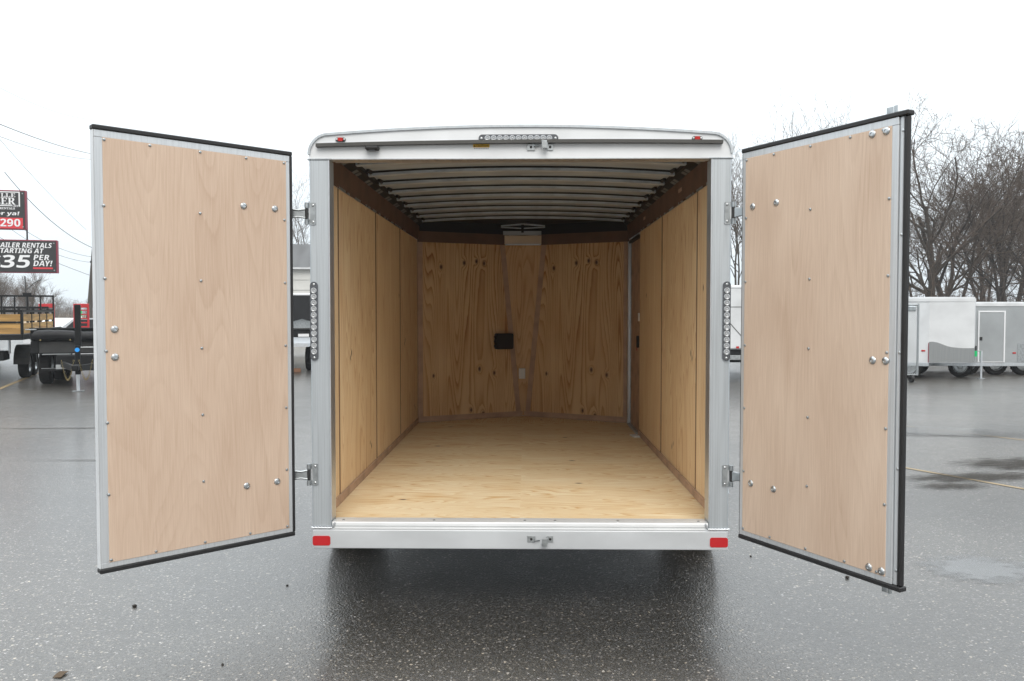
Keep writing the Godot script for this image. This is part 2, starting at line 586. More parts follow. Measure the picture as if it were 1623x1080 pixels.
func make_hardware() -> void:
	var st := S()
	lathe(st, PackedVector2Array([Vector2(0.0185, 0), Vector2(0.018, 0.002), Vector2(0.0155, 0.0048), Vector2(0.011, 0.0068), Vector2(0.0078, 0.0074), Vector2(0.0072, 0.0045), Vector2(0, 0.0045)]), Vector3.ZERO, Basis.IDENTITY, 14)
	bolt_mesh = st.commit()
	st = S()
	lathe(st, PackedVector2Array([Vector2(0.0065, 0.009), Vector2(0.006, 0.0112), Vector2(0, 0.0118)]), Vector3.ZERO, Basis.IDENTITY, 8)
	bolt_core = st.commit()
	st = S()
	lathe(st, PackedVector2Array([Vector2(0.0075, 0), Vector2(0.007, 0.0028), Vector2(0.004, 0.0045), Vector2(0, 0.005)]), Vector3.ZERO, Basis.IDENTITY, 8)
	screw_mesh = st.commit()
	st = S()
	lathe(st, PackedVector2Array([Vector2(0.0165, 0), Vector2(0.0165, 0.004), Vector2(0.0135, 0.0065), Vector2(0.009, 0.005), Vector2(0.005, 0.004), Vector2(0.0025, 0.0065), Vector2(0, 0.0072)]), Vector3.ZERO, Basis.IDENTITY, 14)
	lens_mesh = st.commit()

func led_bar(parent: Node3D, c: Vector3, upright: bool, label: String) -> void:
	var turn := Basis(Vector3(0, 0, 1), 0.0 if upright else -PI / 2)
	var xf := Transform3D(turn, c)
	var body := put("tail_light", one_prism(rounded(0.043, 0.437, 0.0213, 6), 0.0, 0.010), M.lens_ring, parent, xf)
	body.set_meta("label", label)
	for k in 11:
		put("lens", lens_mesh, M.clear_lens, body, Transform3D(Basis.IDENTITY, Vector3(0, (k - 5) * 0.0338, 0.010)))
	for s: float in [-1.0, 1.0]:
		put("screw", screw_mesh, M.chrome, body, Transform3D(Basis.IDENTITY, Vector3(0, s * 0.2025, 0.010)))

func wheel(parent: Node3D, c: Vector3, r: float, w: float, called := "wheel", rim: Material = null) -> void:
	# axle along the parent's x
	var b := Basis(Vector3.UP, PI / 2)
	var st := S()
	var h := w / 2
	lathe(st, PackedVector2Array([Vector2(r * 0.60, -h * 0.8), Vector2(r * 0.75, -h), Vector2(r * 0.92, -h * 0.95), Vector2(r, -h * 0.65), Vector2(r, h * 0.65), Vector2(r * 0.92, h * 0.95), Vector2(r * 0.75, h), Vector2(r * 0.60, h * 0.8)]), Vector3.ZERO, b, 28)
	for k in 40:      # tread blocks
		var a := TAU * k / 40
		var bb := Basis(Vector3.RIGHT, a)
		box(st, bb * Vector3((k % 2) * 0.25 * h - 0.12 * h, r + 0.002, 0), Vector3(h * 1.1, 0.012, r * 0.09), 0.0, bb)
	var t := put("wheel", st, M.tyre, parent, Transform3D(Basis.IDENTITY, c))
	for s: float in [-1.0, 1.0]:
		st = S()
		lathe(st, PackedVector2Array([Vector2(r * 0.61, s * h * 0.82), Vector2(r * 0.57, s * h * 0.86), Vector2(r * 0.50, s * h * 0.45), Vector2(r * 0.22, s * h * 0.55), Vector2(r * 0.16, s * h * 0.85), Vector2(0, s * h * 0.9)]), Vector3.ZERO, b, 20)
		for k in 6:
			var a := TAU * k / 6
			rod(st, Vector3(s * h * 0.5, cos(a) * r * 0.33, sin(a) * r * 0.33), Vector3(s * h * 0.72, cos(a) * r * 0.33, sin(a) * r * 0.33), 0.012, 6)
		put("rim", st, rim if rim else M.zinc, t)

# ------------------------------------------------------------------ the trailer
const HW := 1.16         # half the outside width
func cargo_trailer() -> void:
	var T := thing("cargo_trailer", "white cargo trailer seen from behind, both rear doors open on a bare plywood inside", "trailer", Vector3(-0.04, 0, -4.6175))
	# corner posts
	for s: float in [-1.0, 1.0]:
		var post := put("corner_post", one_span(Vector3(s * 1.05, 0.4885, -0.11), Vector3(s * HW, 2.534, 0.0), 0.006), M.aluminium, T)
		put("post_lip", one_span(Vector3(s * 1.048, 0.53, -0.100), Vector3(s * 1.056, 2.53, 0.005), 0.002), M.aluminium_bright, post)
		var bead := S()
		var pts := PackedVector3Array()
		var rad := PackedFloat32Array()
		for k in 19:
			pts.append(Vector3(s * (1.046 + 0.117 * k / 18.0), 0.4895 + 0.0012 * sin(k * 2.3), 0.011))
			rad.append(0.0055 + 0.0012 * sin(k * 3.7))
		tube(bead, pts, rad, 7)
		put("weld_bead", bead, M.aluminium_bright, T)
		var wob := S()
		tube(wob, PackedVector3Array([Vector3(s * 1.046, 0.4885, 0.008), Vector3(s * 1.040, 0.497, 0.010), Vector3(s * 1.033, 0.512, 0.012), Vector3(s * 1.030, 0.520, 0.010)]), PackedFloat32Array([0.006, 0.007, 0.006, 0.004]), 7)
		put("weld_bead", wob, M.aluminium_bright, T)
		put("reflector", one_prism(rounded(0.099, 0.054, 0.012), 0.0125, 0.016, Transform3D(Basis.IDENTITY, Vector3(s * 1.105, 0.417, 0))), M.red_reflector, T)
		led_bar(T, Vector3(s * 1.138, 1.642, 0.0), true, "clear LED tail light on the %s post" % ["left" if s < 0 else "right"])
	# bumper and sill
	put("bumper", one_span(Vector3(-1.155, 0.3725, -0.12), Vector3(1.155, 0.478, 0.012), 0.004), M.bumper_metal, T)
	for s: float in [-1.0, 1.0]:
		put("bumper_end", one_span(Vector3(s * 1.035, 0.4785, -0.12), Vector3(s * 1.155, 0.486, 0.0115), 0.002), M.bumper_metal, T)
	var sp := PackedVector2Array([Vector2(-0.11, 0.479), Vector2(0.007, 0.479), Vector2(0.009, 0.486), Vector2(0.004, 0.489), Vector2(0.004, 0.498), Vector2(0.008, 0.501), Vector2(0.006, 0.515), Vector2(0.0, 0.521), Vector2(-0.045, 0.523), Vector2(-0.05, 0.518), Vector2(-0.11, 0.518)])
	put("sill", one_prism(sp, -1.046, 1.046, Transform3D(Basis(Vector3(0, 0, 1), Vector3(0, 1, 0), Vector3(1, 0, 0)), Vector3.ZERO)), M.sill_metal, T)
	for x: float in [-0.99, -0.48, 0.03, 0.2, 0.55, 1.0]:
		put("screw", screw_mesh, M.chrome, T, Transform3D(Basis(Vector3.RIGHT, -PI / 2), Vector3(x, 0.5225, -0.03)))
	# lower keeper on the bumper
	keeper(T, Vector3(0.118, 0.4285, 0.0125), -1.0)
	# underframe behind the bumper
	put("underframe", one_prism(rounded(2.19, 0.10, 0.045), -0.30, -0.13, Transform3D(Basis.IDENTITY, Vector3(0, 0.392, 0))), M.black_steel, T)
	var fr := S()
	for x: float in [-0.95, 0.95]: span(fr, Vector3(x - 0.04, 0.36, -4.4), Vector3(x + 0.04, 0.475, -0.3))
	for k in 9: span(fr, Vector3(-0.91, 0.40, -0.6 - k * 0.45), Vector3(0.91, 0.47, -0.55 - k * 0.45))
	put("chassis_rail", fr, M.black_steel, T)
	for z: float in [-1.55, -2.40]:
		for s: float in [-1.0, 1.0]: wheel(T, Vector3(s * 1.285, 0.34, z), 0.34, 0.21)
		put("axle", one_rod(Vector3(-1.2, 0.34, z), Vector3(1.2, 0.34, z), 0.035, 10), M.black_steel, T)
	for s: float in [-1.0, 1.0]:
		var fd := S()
		for q: Array in [[-1.02, 0.46, -1.20, 0.73], [-1.20, 0.73, -2.75, 0.73], [-2.75, 0.73, -2.93, 0.46]]:
			slab(fd, Vector3(s * 1.160, q[1], q[0]), Vector3(s * 1.41, q[1], q[0]), Vector3(s * 1.41, q[3], q[2]), Vector3(s * 1.160, q[3], q[2]), Vector3(0, 0.008, 0))
		put("fender", fd, M.aluminium, T)
	# header with rounded shoulders
	var out := PackedVector2Array([Vector2(-1.16, 2.5365), Vector2(1.16, 2.5365)])
	var top := PackedVector2Array()
	for k in 9:
		var a := PI / 2 * k / 8
		top.append(Vector2(1.05 + 0.11 * cos(a), 2.560 + 0.110 * sin(a)))
	for k in range(1, 16):
		var x := 1.05 - 2.1 * k / 16.0
		top.append(Vector2(x, 2.670 + 0.041 * (1.0 - x * x / 1.1025)))
	for k in 9:
		var a := PI / 2 + PI / 2 * k / 8
		top.append(Vector2(-1.05 + 0.11 * cos(a), 2.560 + 0.110 * sin(a)))
	out.append_array(top)
	put("roof_header", one_prism(out, -0.10, 0.0), M.header_paint, T)
	var trim := S()
	for k in top.size() - 1:
		var p := top[k]
		var q := top[k + 1]
		var nrm := Vector2(q.y - p.y, -(q.x - p.x)).normalized()
		slab(trim, Vector3(p.x, p.y, -0.09), Vector3(q.x, q.y, -0.09), Vector3(q.x, q.y, 0.010), Vector3(p.x, p.y, 0.010), Vector3(nrm.x, nrm.y, 0) * 0.007)
		slab(trim, Vector3(p.x, p.y, 0.0005), Vector3(q.x, q.y, 0.0005), Vector3(q.x, q.y, 0.010), Vector3(p.x, p.y, 0.010), Vector3(-nrm.x, -nrm.y, 0) * 0.006)
	put("edge_trim", trim, M.aluminium, T)
	for s: float in [-1.0, 1.0]:
		put("shoulder_lip", one_span(Vector3(s * 1.035, 2.531, -0.05), Vector3(s * 1.170, 2.5385, 0.006), 0.002), M.aluminium, T)
	var hl := S()
	span(hl, Vector3(-1.035, 2.531, -0.10), Vector3(1.035, 2.5375, 0.003), 0.002)
	put("header_lip", hl, M.aluminium_bright, T)
	# rain channel
	var chst := S()
	var lip := S()
	for k in 16:
		var x0 := -1.116 + 2.222 * k / 16.0
		var x1 := -1.116 + 2.222 * (k + 1) / 16.0
		var y0 := 2.6145 - 0.0092 * x0 * x0 + 0.0051 * x0
		var y1 := 2.6145 - 0.0092 * x1 * x1 + 0.0051 * x1
		slab(chst, Vector3(x0, y0, 0.0005), Vector3(x1, y1, 0.0005), Vector3(x1, y1, 0.032), Vector3(x0, y0, 0.032), Vector3(0, 0.0185, 0))
		slab(lip, Vector3(x0, y0 + 0.0187, 0.0005), Vector3(x1, y1 + 0.0187, 0.0005), Vector3(x1, y1 + 0.0187, 0.006), Vector3(x0, y0 + 0.0187, 0.006), Vector3(0, 0.003, 0))
	put("rain_channel", chst, M.channel_metal, T)  # aluminium channel; the shade it sits in is put into its dark colour
	put("channel_lip", lip, M.aluminium, T)
	# marker lamps
	for x: float in [-0.984, 0.970]:
		var ml := put("marker_lamp", one_prism(rounded(0.056, 0.022, 0.0108), 0.0005, 0.007, Transform3D(Basis.IDENTITY, Vector3(x, 2.6405, 0))), M.plastic_black, T)
		put("lens", one_prism(rounded(0.028, 0.020, 0.006), 0.007, 0.014, Transform3D(Basis.IDENTITY, Vector3(x, 2.6405, 0))), M.red_lens, ml)
		for s: float in [-1.0, 1.0]:
			put("screw", screw_mesh, M.chrome, ml, Transform3D(Basis.IDENTITY.scaled(Vector3(0.9, 0.9, 1.0)), Vector3(x + s * 0.020, 2.6405, 0.007)))
	# plate lamp box, caution sticker, brake light, upper keeper
	var pb := put("plate_lamp", one_box(Vector3(-0.806, 2.589, 0.024), Vector3(0.074, 0.022, 0.047), 0.006), M.plastic_black, T)
	put("lamp_lens", one_box(Vector3(-0.806, 2.576, 0.026), Vector3(0.036, 0.006, 0.030), 0.002), M.lens_ring, pb)
	var cs := put("caution_sticker", one_span(Vector3(-0.255, 2.5955, 0.0005), Vector3(-0.165, 2.6130, 0.0018)), M.yellow_label, T)
	put("sticker_lettering", lettering("CAUTION", -0.237, 2.5985, -0.170, 2.6095, 0.0, false, 0.001), M.print_black, cs, Transform3D(Basis.IDENTITY, Vector3(0, 0, 0.0018)))
	var tr := S()
	prism(tr, PackedVector2Array([Vector2(-0.252, 2.5985), Vector2(-0.240, 2.5985), Vector2(-0.246, 2.6095)]), 0.0018, 0.0026)
	put("warning_triangle", tr, M.print_black, cs)
	put("sticker_foot", one_span(Vector3(-0.255, 2.5855, 0.0005), Vector3(-0.165, 2.5950, 0.0017)), M.label_white, cs)
	var lines := S()
	for k in 9: span(lines, Vector3(-0.250 + k * 0.0093, 2.5890, 0.0017), Vector3(-0.2435 + k * 0.0093, 2.5920, 0.0023))
	put("sticker_print", lines, M.print_black, cs)
	led_bar(T, Vector3(-0.006, 2.6430, 0.0), false, "clear LED brake light over the rain channel")
	keeper(T, Vector3(0.115, 2.5985, 0.0035), 1.0)
	hull(T)
	interior(T)
	for s: float in [-1.0, 1.0]: door(T, s)

func keeper(T: Node3D, c: Vector3, up: float) -> void:
	var k := put("latch_keeper", one_box(c + Vector3(-0.052, -0.003 * up, 0.002), Vector3(0.044, 0.036, 0.004), 0.001), M.zinc, T)
	var st := S()
	box(st, c + Vector3(0.053, -0.003 * up, 0.002), Vector3(0.032, 0.036, 0.004), 0.001)
	put("plate", st, M.zinc, k)
	st = S()
	box(st, c + Vector3(0.020, 0.004 * up, 0.045), Vector3(0.028, 0.040, 0.005), 0.001)
	box(st, c + Vector3(0.036, -0.002 * up, 0.022), Vector3(0.005, 0.030, 0.045), 0.001)
	box(st, c + Vector3(0.020, 0.024 * up, 0.024), Vector3(0.030, 0.004, 0.046), 0.001)
	box(st, c + Vector3(-0.022, 0.004 * up, 0.012), Vector3(0.040, 0.007, 0.004), 0.001, Basis(Vector3.UP, 0.5))
	put("hook", st, M.zinc, k)
	for x: float in [-0.052, 0.053]:
		put("screw", screw_mesh, M.dark_steel, k, Transform3D(Basis.IDENTITY, c + Vector3(x, -0.003 * up, 0.004)))

func hull(T: Node3D) -> void:
	for s: float in [-1.0, 1.0]:
		put("side_skin", one_span(Vector3(s * 1.150, 0.38, -4.24), Vector3(s * 1.158, 2.60, -0.11)), M.white_paint, T)
		put("nose_skin", one_slab(Vector3(s * 1.154, 0.38, -4.24), Vector3(0, 0.38, -4.90), Vector3(0, 2.64, -4.90), Vector3(s * 1.154, 2.60, -4.24), Vector3(0, 0, -0.012)), M.white_paint, T)
		put("roof_rail", one_span(Vector3(s * 1.126, 2.60, -4.24), Vector3(s * 1.157, 2.668, -0.10), 0.012), M.white_paint, T)
	var rf := S()
	for k in 16:
		var x0 := -1.06 + 2.12 * k / 16.0
		var x1 := -1.06 + 2.12 * (k + 1) / 16.0
		var y0 := 2.655 + 0.036 * (1.0 - x0 * x0 / 1.124)
		var y1 := 2.655 + 0.036 * (1.0 - x1 * x1 / 1.124)
		slab(rf, Vector3(x0, y0, -4.20), Vector3(x1, y1, -4.20), Vector3(x1, y1, -0.10), Vector3(x0, y0, -0.10), Vector3(0, 0.002, 0))
	put("roof_sheet", rf, M.roof_steel, T)
	var nr := S()
	slab(nr, Vector3(-1.157, 2.655, -4.20), Vector3(1.157, 2.655, -4.20), Vector3(0.35, 2.655, -4.93), Vector3(-0.35, 2.655, -4.93), Vector3(0, 0.045, 0))
	put("nose_roof", nr, M.dark_steel, T)
	put("subfloor", one_span(Vector3(-1.15, 0.477, -4.30), Vector3(1.15, 0.487, -0.115)), M.dark_steel, T)
	put("tongue", one_slab(Vector3(-0.06, 0.38, -4.7), Vector3(0.06, 0.38, -4.7), Vector3(0.05, 0.46, -6.1), Vector3(-0.05, 0.46, -6.1), Vector3(0, 0.09, 0)), M.black_steel, T)

const WX := 1.120        # inside faces of the side walls
func wall_sheet(T: Node3D, s: float, z0: float, z1: float, m: Material, off: float, y1 := 2.452) -> void:
	var st := S()
	span(st, Vector3(s * WX, 0.508, z1 + 0.004), Vector3(s * (WX + 0.012), y1, z0 - 0.004), 0.001)
	var o := put("wall_panel", st, m, T)
	o.position.x = s * off

func interior(T: Node3D) -> void:
	# floor sheets
	for q: Array in [[-0.055, -1.802], [-1.802, -4.232]]:
		var st := S()
		# the grain runs across the trailer: build it along v, then turn
		var c := Vector3(0, 0.498, (q[0] + q[1]) / 2)
		var d := absf(q[1] - q[0]) - 0.003
		box(st, Vector3.ZERO, Vector3(d, 0.020, 2.245), 0.001)
		put("floor_panel", st, M.pine_floor, T, Transform3D(Basis(Vector3.UP, PI / 2), c))
	var nf := S()
	prism(nf, PackedVector2Array([Vector2(-1.12, 4.235), Vector2(1.12, 4.235), Vector2(0.0, 4.83)]), -0.508, -0.488, Transform3D(Basis(Vector3.RIGHT, -PI / 2), Vector3.ZERO) * Transform3D(Basis.from_scale(Vector3(1, 1, -1)), Vector3.ZERO))
	put("floor_panel", nf, M.pine_floor, T)
	# side walls
	var cutsL := [-0.112, -0.52, -1.80, -3.02, -4.25]
	for k in 4: wall_sheet(T, -1.0, cutsL[k], cutsL[k + 1], M.pine_wall_plain if k % 2 == 0 else M.pine_wall, [0.0, 0.0015, 0.0, 0.001][k])
	var cutsR := [-0.112, -0.71, -2.09, -3.40]
	for k in 3: wall_sheet(T, 1.0, cutsR[k], cutsR[k + 1], M.pine_wall_plain if k % 2 == 0 else M.pine_wall, [0.0, 0.0015, 0.001][k])
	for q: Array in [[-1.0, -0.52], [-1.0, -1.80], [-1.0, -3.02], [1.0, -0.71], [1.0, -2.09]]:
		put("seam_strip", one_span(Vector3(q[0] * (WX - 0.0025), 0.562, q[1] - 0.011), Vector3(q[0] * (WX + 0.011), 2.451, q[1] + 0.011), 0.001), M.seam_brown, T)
	# base trim
	put("base_trim", one_slab(Vector3(-WX + 0.001, 0.5095, -0.10), Vector3(-WX + 0.001, 0.5095, -4.24), Vector3(-WX + 0.001, 0.560, -4.24), Vector3(-WX + 0.001, 0.560, -0.10), Vector3(0.010, 0, 0)), M.luan_trim, T)
	put("base_trim", one_slab(Vector3(WX - 0.001, 0.5095, -0.10), Vector3(WX - 0.001, 0.5095, -3.40), Vector3(WX - 0.001, 0.560, -3.40), Vector3(WX - 0.001, 0.560, -0.10), Vector3(-0.010, 0, 0)), M.luan_trim, T)
	# cove panels under the roof and the slotted steel rail above them
	for s: float in [-1.0, 1.0]:
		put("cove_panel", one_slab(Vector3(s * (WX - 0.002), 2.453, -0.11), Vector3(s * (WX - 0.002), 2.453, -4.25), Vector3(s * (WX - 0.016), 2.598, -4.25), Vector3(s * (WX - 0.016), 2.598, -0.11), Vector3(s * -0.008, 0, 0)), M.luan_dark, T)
		var a := Vector3(s * 1.112, 2.598, 0)
		var b := Vector3(s * 1.052, 2.628, 0)
		put("roof_rail_inner", one_slab(a + Vector3(0, 0, -0.11), a + Vector3(0, 0, -4.25), b + Vector3(0, 0, -4.25), b + Vector3(0, 0, -0.11), Vector3(0, 0.004, 0)), M.plastic_black, T)
		put("rail_flange", one_slab(b + Vector3(0, 0.001, -0.11), b + Vector3(0, 0.001, -4.25), b + Vector3(0, 0.045, -4.25), b + Vector3(0, 0.045, -0.11), Vector3(s * 0.004, 0, 0)), M.dark_steel, T)
		for k in 10:
			for h: float in [0.13, 0.23]:
				var z := -0.32 - k * 0.42 - h
				if z < -4.2: continue
				var u := (b - a).normalized()
				var c := a.lerp(b, 0.42) + Vector3(0, -0.003, z)
				var nb := Basis(u, Vector3(0, 0, 1).cross(u), Vector3(0, 0, 1))
				put("rail_tab", one_box(c, Vector3(0.046, 0.003, 0.070), 0.001, nb), M.tab_steel, T)
		# torn foil showing along the lower edge of the cove
		var foil := S()
		var rng := RandomNumberGenerator.new()
		rng.seed = 5 if s < 0 else 6
		var z := -0.2
		while z > -3.2:
			var l := rng.randf_range(0.03, 0.22)
			slab(foil, Vector3(s * (WX - 0.010), 2.449 - rng.randf() * 0.006, z), Vector3(s * (WX - 0.010), 2.449 - rng.randf() * 0.006, z - l), Vector3(s * (WX - 0.012), 2.457 + rng.randf() * 0.004, z - l), Vector3(s * (WX - 0.012), 2.457 + rng.randf() * 0.004, z), Vector3(s * -0.002, 0, 0))
			z -= l + rng.randf_range(0.02, 0.22)
		tag(put("foil_edge", foil, M.zinc, T), "", "", "", "stuff")
	for z: float in [-1.15, -2.9]:
		put("cove_sticker", one_span(Vector3(WX - 0.022, 2.520, z - 0.12), Vector3(WX - 0.020, 2.545, z)), M.luan_trim, T)
	# roof bows
	for k in 10:
		var z := -0.3 - k * 0.42
		bow(T, z)
	nose(T)
	side_door(T)

func arc_strip(st: SurfaceTool, half: float, yc: float, rise: float, z0: float, z1: float, thick: float) -> void:
	for k in 14:
		var x0 := -half + 2 * half * k / 14.0
		var x1 := -half + 2 * half * (k + 1) / 14.0
		var y0 := yc - rise * (x0 * x0) / (half * half)
		var y1 := yc - rise * (x1 * x1) / (half * half)
		slab(st, Vector3(x0, y0, z0), Vector3(x1, y1, z0), Vector3(x1, y1, z1), Vector3(x0, y0, z1), Vector3(0, thick, 0))

func bow(T: Node3D, z: float) -> void:
	var st := S()
	arc_strip(st, 1.05, 2.663, 0.036, z, z - 0.004, 0.016)       # face
	arc_strip(st, 1.05, 2.660, 0.036, z + 0.004, z - 0.05, 0.003) # foot
	var b := put("roof_bow", st, M.bow_steel, T)
	st = S()
	arc_strip(st, 1.03, 2.6793, 0.0350, z + 0.008, z - 0.02, 0.0112)
	put("bow_dark_strip", st, M.plastic_black, b)  # plain black strip between the bow face and the roof sheet
	for s: float in [-1.0, 1.0]:
		put("bow_bracket", one_box(Vector3(s * 1.030, 2.648, z + 0.055), Vector3(0.020, 0.024, 0.09), 0.003, Basis(Vector3.UP, s * 0.10)), M.plastic_black, b)
		put("screw", screw_mesh, M.chrome, b, Transform3D(Basis.IDENTITY, Vector3(s * 1.03, 2.634, z + 0.004)))

func nose(T: Node3D) -> void:
	# the V of the nose: two sheets meeting a narrow wedge that points down
	var zc := -4.25
	var apex := Vector3(0, 0.56, -4.775)
	for s: float in [-1.0, 1.0]:
		var o := Vector3(s * WX, 0.51, zc)
		var along := (Vector3(s * 0.014, 0.51, -4.800) - o)
		var L := along.length()
		var x := along / L
		var n := Vector3(-x.z, 0, x.x) * (1.0 if s < 0 else -1.0)
		if n.z < 0: n = -n
		# local frame: x along the sheet, y up, z towards the door
		var basis := Basis(x, Vector3.UP, x.cross(Vector3.UP))
		var f := 1.0 if basis.z.dot(n) > 0 else -1.0
		var xf := Transform3D(basis, o)
		var poly := PackedVector2Array([Vector2(0.02, 0.04), Vector2(L - 0.03, 0.04), Vector2(L - 0.24, 1.925), Vector2(0.02, 1.925)])
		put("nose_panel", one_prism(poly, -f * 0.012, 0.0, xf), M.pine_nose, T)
		# luan strips round the sheet
		var strip := func(p: Array, lift: float, m: Material) -> void:
			put("nose_trim", one_prism(PackedVector2Array(p), 0.0, f * lift, xf), m, T)
		strip.call([Vector2(0.0, 0.001), Vector2(L, 0.001), Vector2(L, 0.058), Vector2(0.0, 0.058)], 0.010, M.luan_trim)
		strip.call([Vector2(0.0, 0.06), Vector2(0.055, 0.06), Vector2(0.055, 1.918), Vector2(0.0, 1.918)], 0.008, M.luan_trim)
		strip.call([Vector2(L - 0.075, 0.06), Vector2(L - 0.018, 0.06), Vector2(L - 0.215, 1.918), Vector2(L - 0.272, 1.918)], 0.009, M.luan_trim)
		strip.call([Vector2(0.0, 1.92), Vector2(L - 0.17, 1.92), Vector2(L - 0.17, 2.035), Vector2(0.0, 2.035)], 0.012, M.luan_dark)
		strip.call([Vector2(0.0, 2.0355), Vector2(L + 0.05, 2.0355), Vector2(L + 0.05, 2.15), Vector2(0.0, 2.15)], -0.01, M.plastic_black)
	# wedge sheet
	var w := S()
	var a := Vector3(-0.33, 2.436, -4.700)
	var b := Vector3(0.33, 2.436, -4.700)
	slab(w, a, b, Vector3(0.050, 0.515, -4.812), Vector3(-0.050, 0.515, -4.812), Vector3(0, 0, -0.012))
	var wm: StandardMaterial3D = M.pine_wall.duplicate()
	wm.resource_name = "pine_wedge"
	wm.albedo_color = Color(0.90, 0.84, 0.76)
	put("nose_wedge", w, wm, T)
	put("nose_block", one_box(Vector3(-0.002, 2.480, -4.640), Vector3(0.405, 0.092, 0.09), 0.002), M.block_ply, T)
	put("block_edge", one_box(Vector3(-0.002, 2.428, -4.630), Vector3(0.39, 0.010, 0.10), 0.001), M.aluminium_bright, T)
	# roof-cap bracket: a lens-shaped pair of bent flanges on a grey plate
	var pl := put("cap_bracket", one_box(Vector3(-0.01, 2.553, -4.60), Vector3(0.42, 0.045, 0.006), 0.001), M.roof_steel, T)
	var up := S()
	var lo := S()
	for k in 12:
		var x0 := -0.235 + 0.47 * k / 12.0
		var x1 := -0.235 + 0.47 * (k + 1) / 12.0
		var f0 := 1.0 - absf(x0) / 0.235
		var f1 := 1.0 - absf(x1) / 0.235
		slab(up, Vector3(x0, 2.604 + 0.020 * f0, -4.34), Vector3(x1, 2.604 + 0.020 * f1, -4.34), Vector3(x1, 2.600 + 0.020 * f1, -4.40), Vector3(x0, 2.600 + 0.020 * f0, -4.40), Vector3(0, 0.008, 0))
		slab(lo, Vector3(x0, 2.586 - 0.010 * f0, -4.34), Vector3(x1, 2.586 - 0.010 * f1, -4.34), Vector3(x1, 2.590 - 0.010 * f1, -4.40), Vector3(x0, 2.590 - 0.010 * f0, -4.40), Vector3(0, 0.008, 0))
	put("flange", up, M.aluminium_bright, pl)
	put("flange", lo, M.bow_steel, pl)
	put("bracket_rib", one_box(Vector3(-0.005, 2.575, -4.335), Vector3(0.028, 0.085, 0.02), 0.002), M.plastic_black, pl)
	# black vent cover and outlet plate
	var vx := Transform3D(Basis(Vector3.UP, 0.45), Vector3(-0.225, 1.362, -4.665))
	var v := put("vent_cover", one_prism(rounded(0.205, 0.175, 0.018), 0.0, 0.06, vx), M.plastic_black, T)
	put("cover_lid", one_prism(rounded(0.185, 0.150, 0.014), 0.0605, 0.068, vx), M.rubber, v)
	for y: float in [-0.05, 0.0, 0.05]:
		put("cover_hinge", one_box(vx * Vector3(-0.108, y, 0.03), Vector3(0.016, 0.024, 0.03), 0.003, vx.basis), M.plastic_black, v)
	var op := put("outlet_plate", one_box(Vector3(-0.012, 0.995, -4.757), Vector3(0.072, 0.118, 0.010), 0.003, Basis(Vector3.RIGHT, 0.055)), M.label_white, T)
	op.set_meta("label", "white wall plate low on the wedge")

func side_door(T: Node3D) -> void:
	# in the right wall, near the nose
	put("door_jamb", one_span(Vector3(WX - 0.028, 0.512, -4.150), Vector3(WX + 0.02, 2.42, -4.108), 0.004), M.aluminium_bright, T)
	put("door_head", one_span(Vector3(WX - 0.018, 2.398, -4.107), Vector3(WX + 0.02, 2.43, -3.402), 0.003), M.dark_steel, T)
	put("wall_panel", one_span(Vector3(WX, 0.508, -4.25), Vector3(WX + 0.012, 2.45, -4.151)), M.luan_trim, T)
	var d := put("side_door", one_span(Vector3(WX + 0.006, 0.53, -4.105), Vector3(WX + 0.030, 2.395, -3.404)), M.luan_trim, T)
	put("door_edge", one_span(Vector3(WX - 0.004, 0.53, -4.105), Vector3(WX + 0.0055, 2.395, -4.085)), M.zinc, d)
	var lt := put("latch", one_box(Vector3(WX - 0.004, 1.40, -3.50), Vector3(0.020, 0.115, 0.075), 0.004), M.plastic_black, d)
	lt.set_meta("label", "black paddle latch")
	put("red_tag", one_box(Vector3(WX - 0.006, 1.335, -3.56), Vector3(0.004, 0.05, 0.02)), M.red_paint, d)
	put("door_sill", one_span(Vector3(WX - 0.03, 0.5095, -4.10), Vector3(WX + 0.02, 0.529, -3.404), 0.003), M.aluminium, T)
	put("wire_switch", one_span(Vector3(WX - 0.012, 1.600, -3.435), Vector3(WX - 0.0005, 1.680, -3.385), 0.002), M.label_white, T)
	put("sill_end", one_box(Vector3(WX - 0.055, 0.516, -3.28), Vector3(0.06, 0.014, 0.13), 0.002, Basis(Vector3.UP, 0.2)), M.label_white, T)

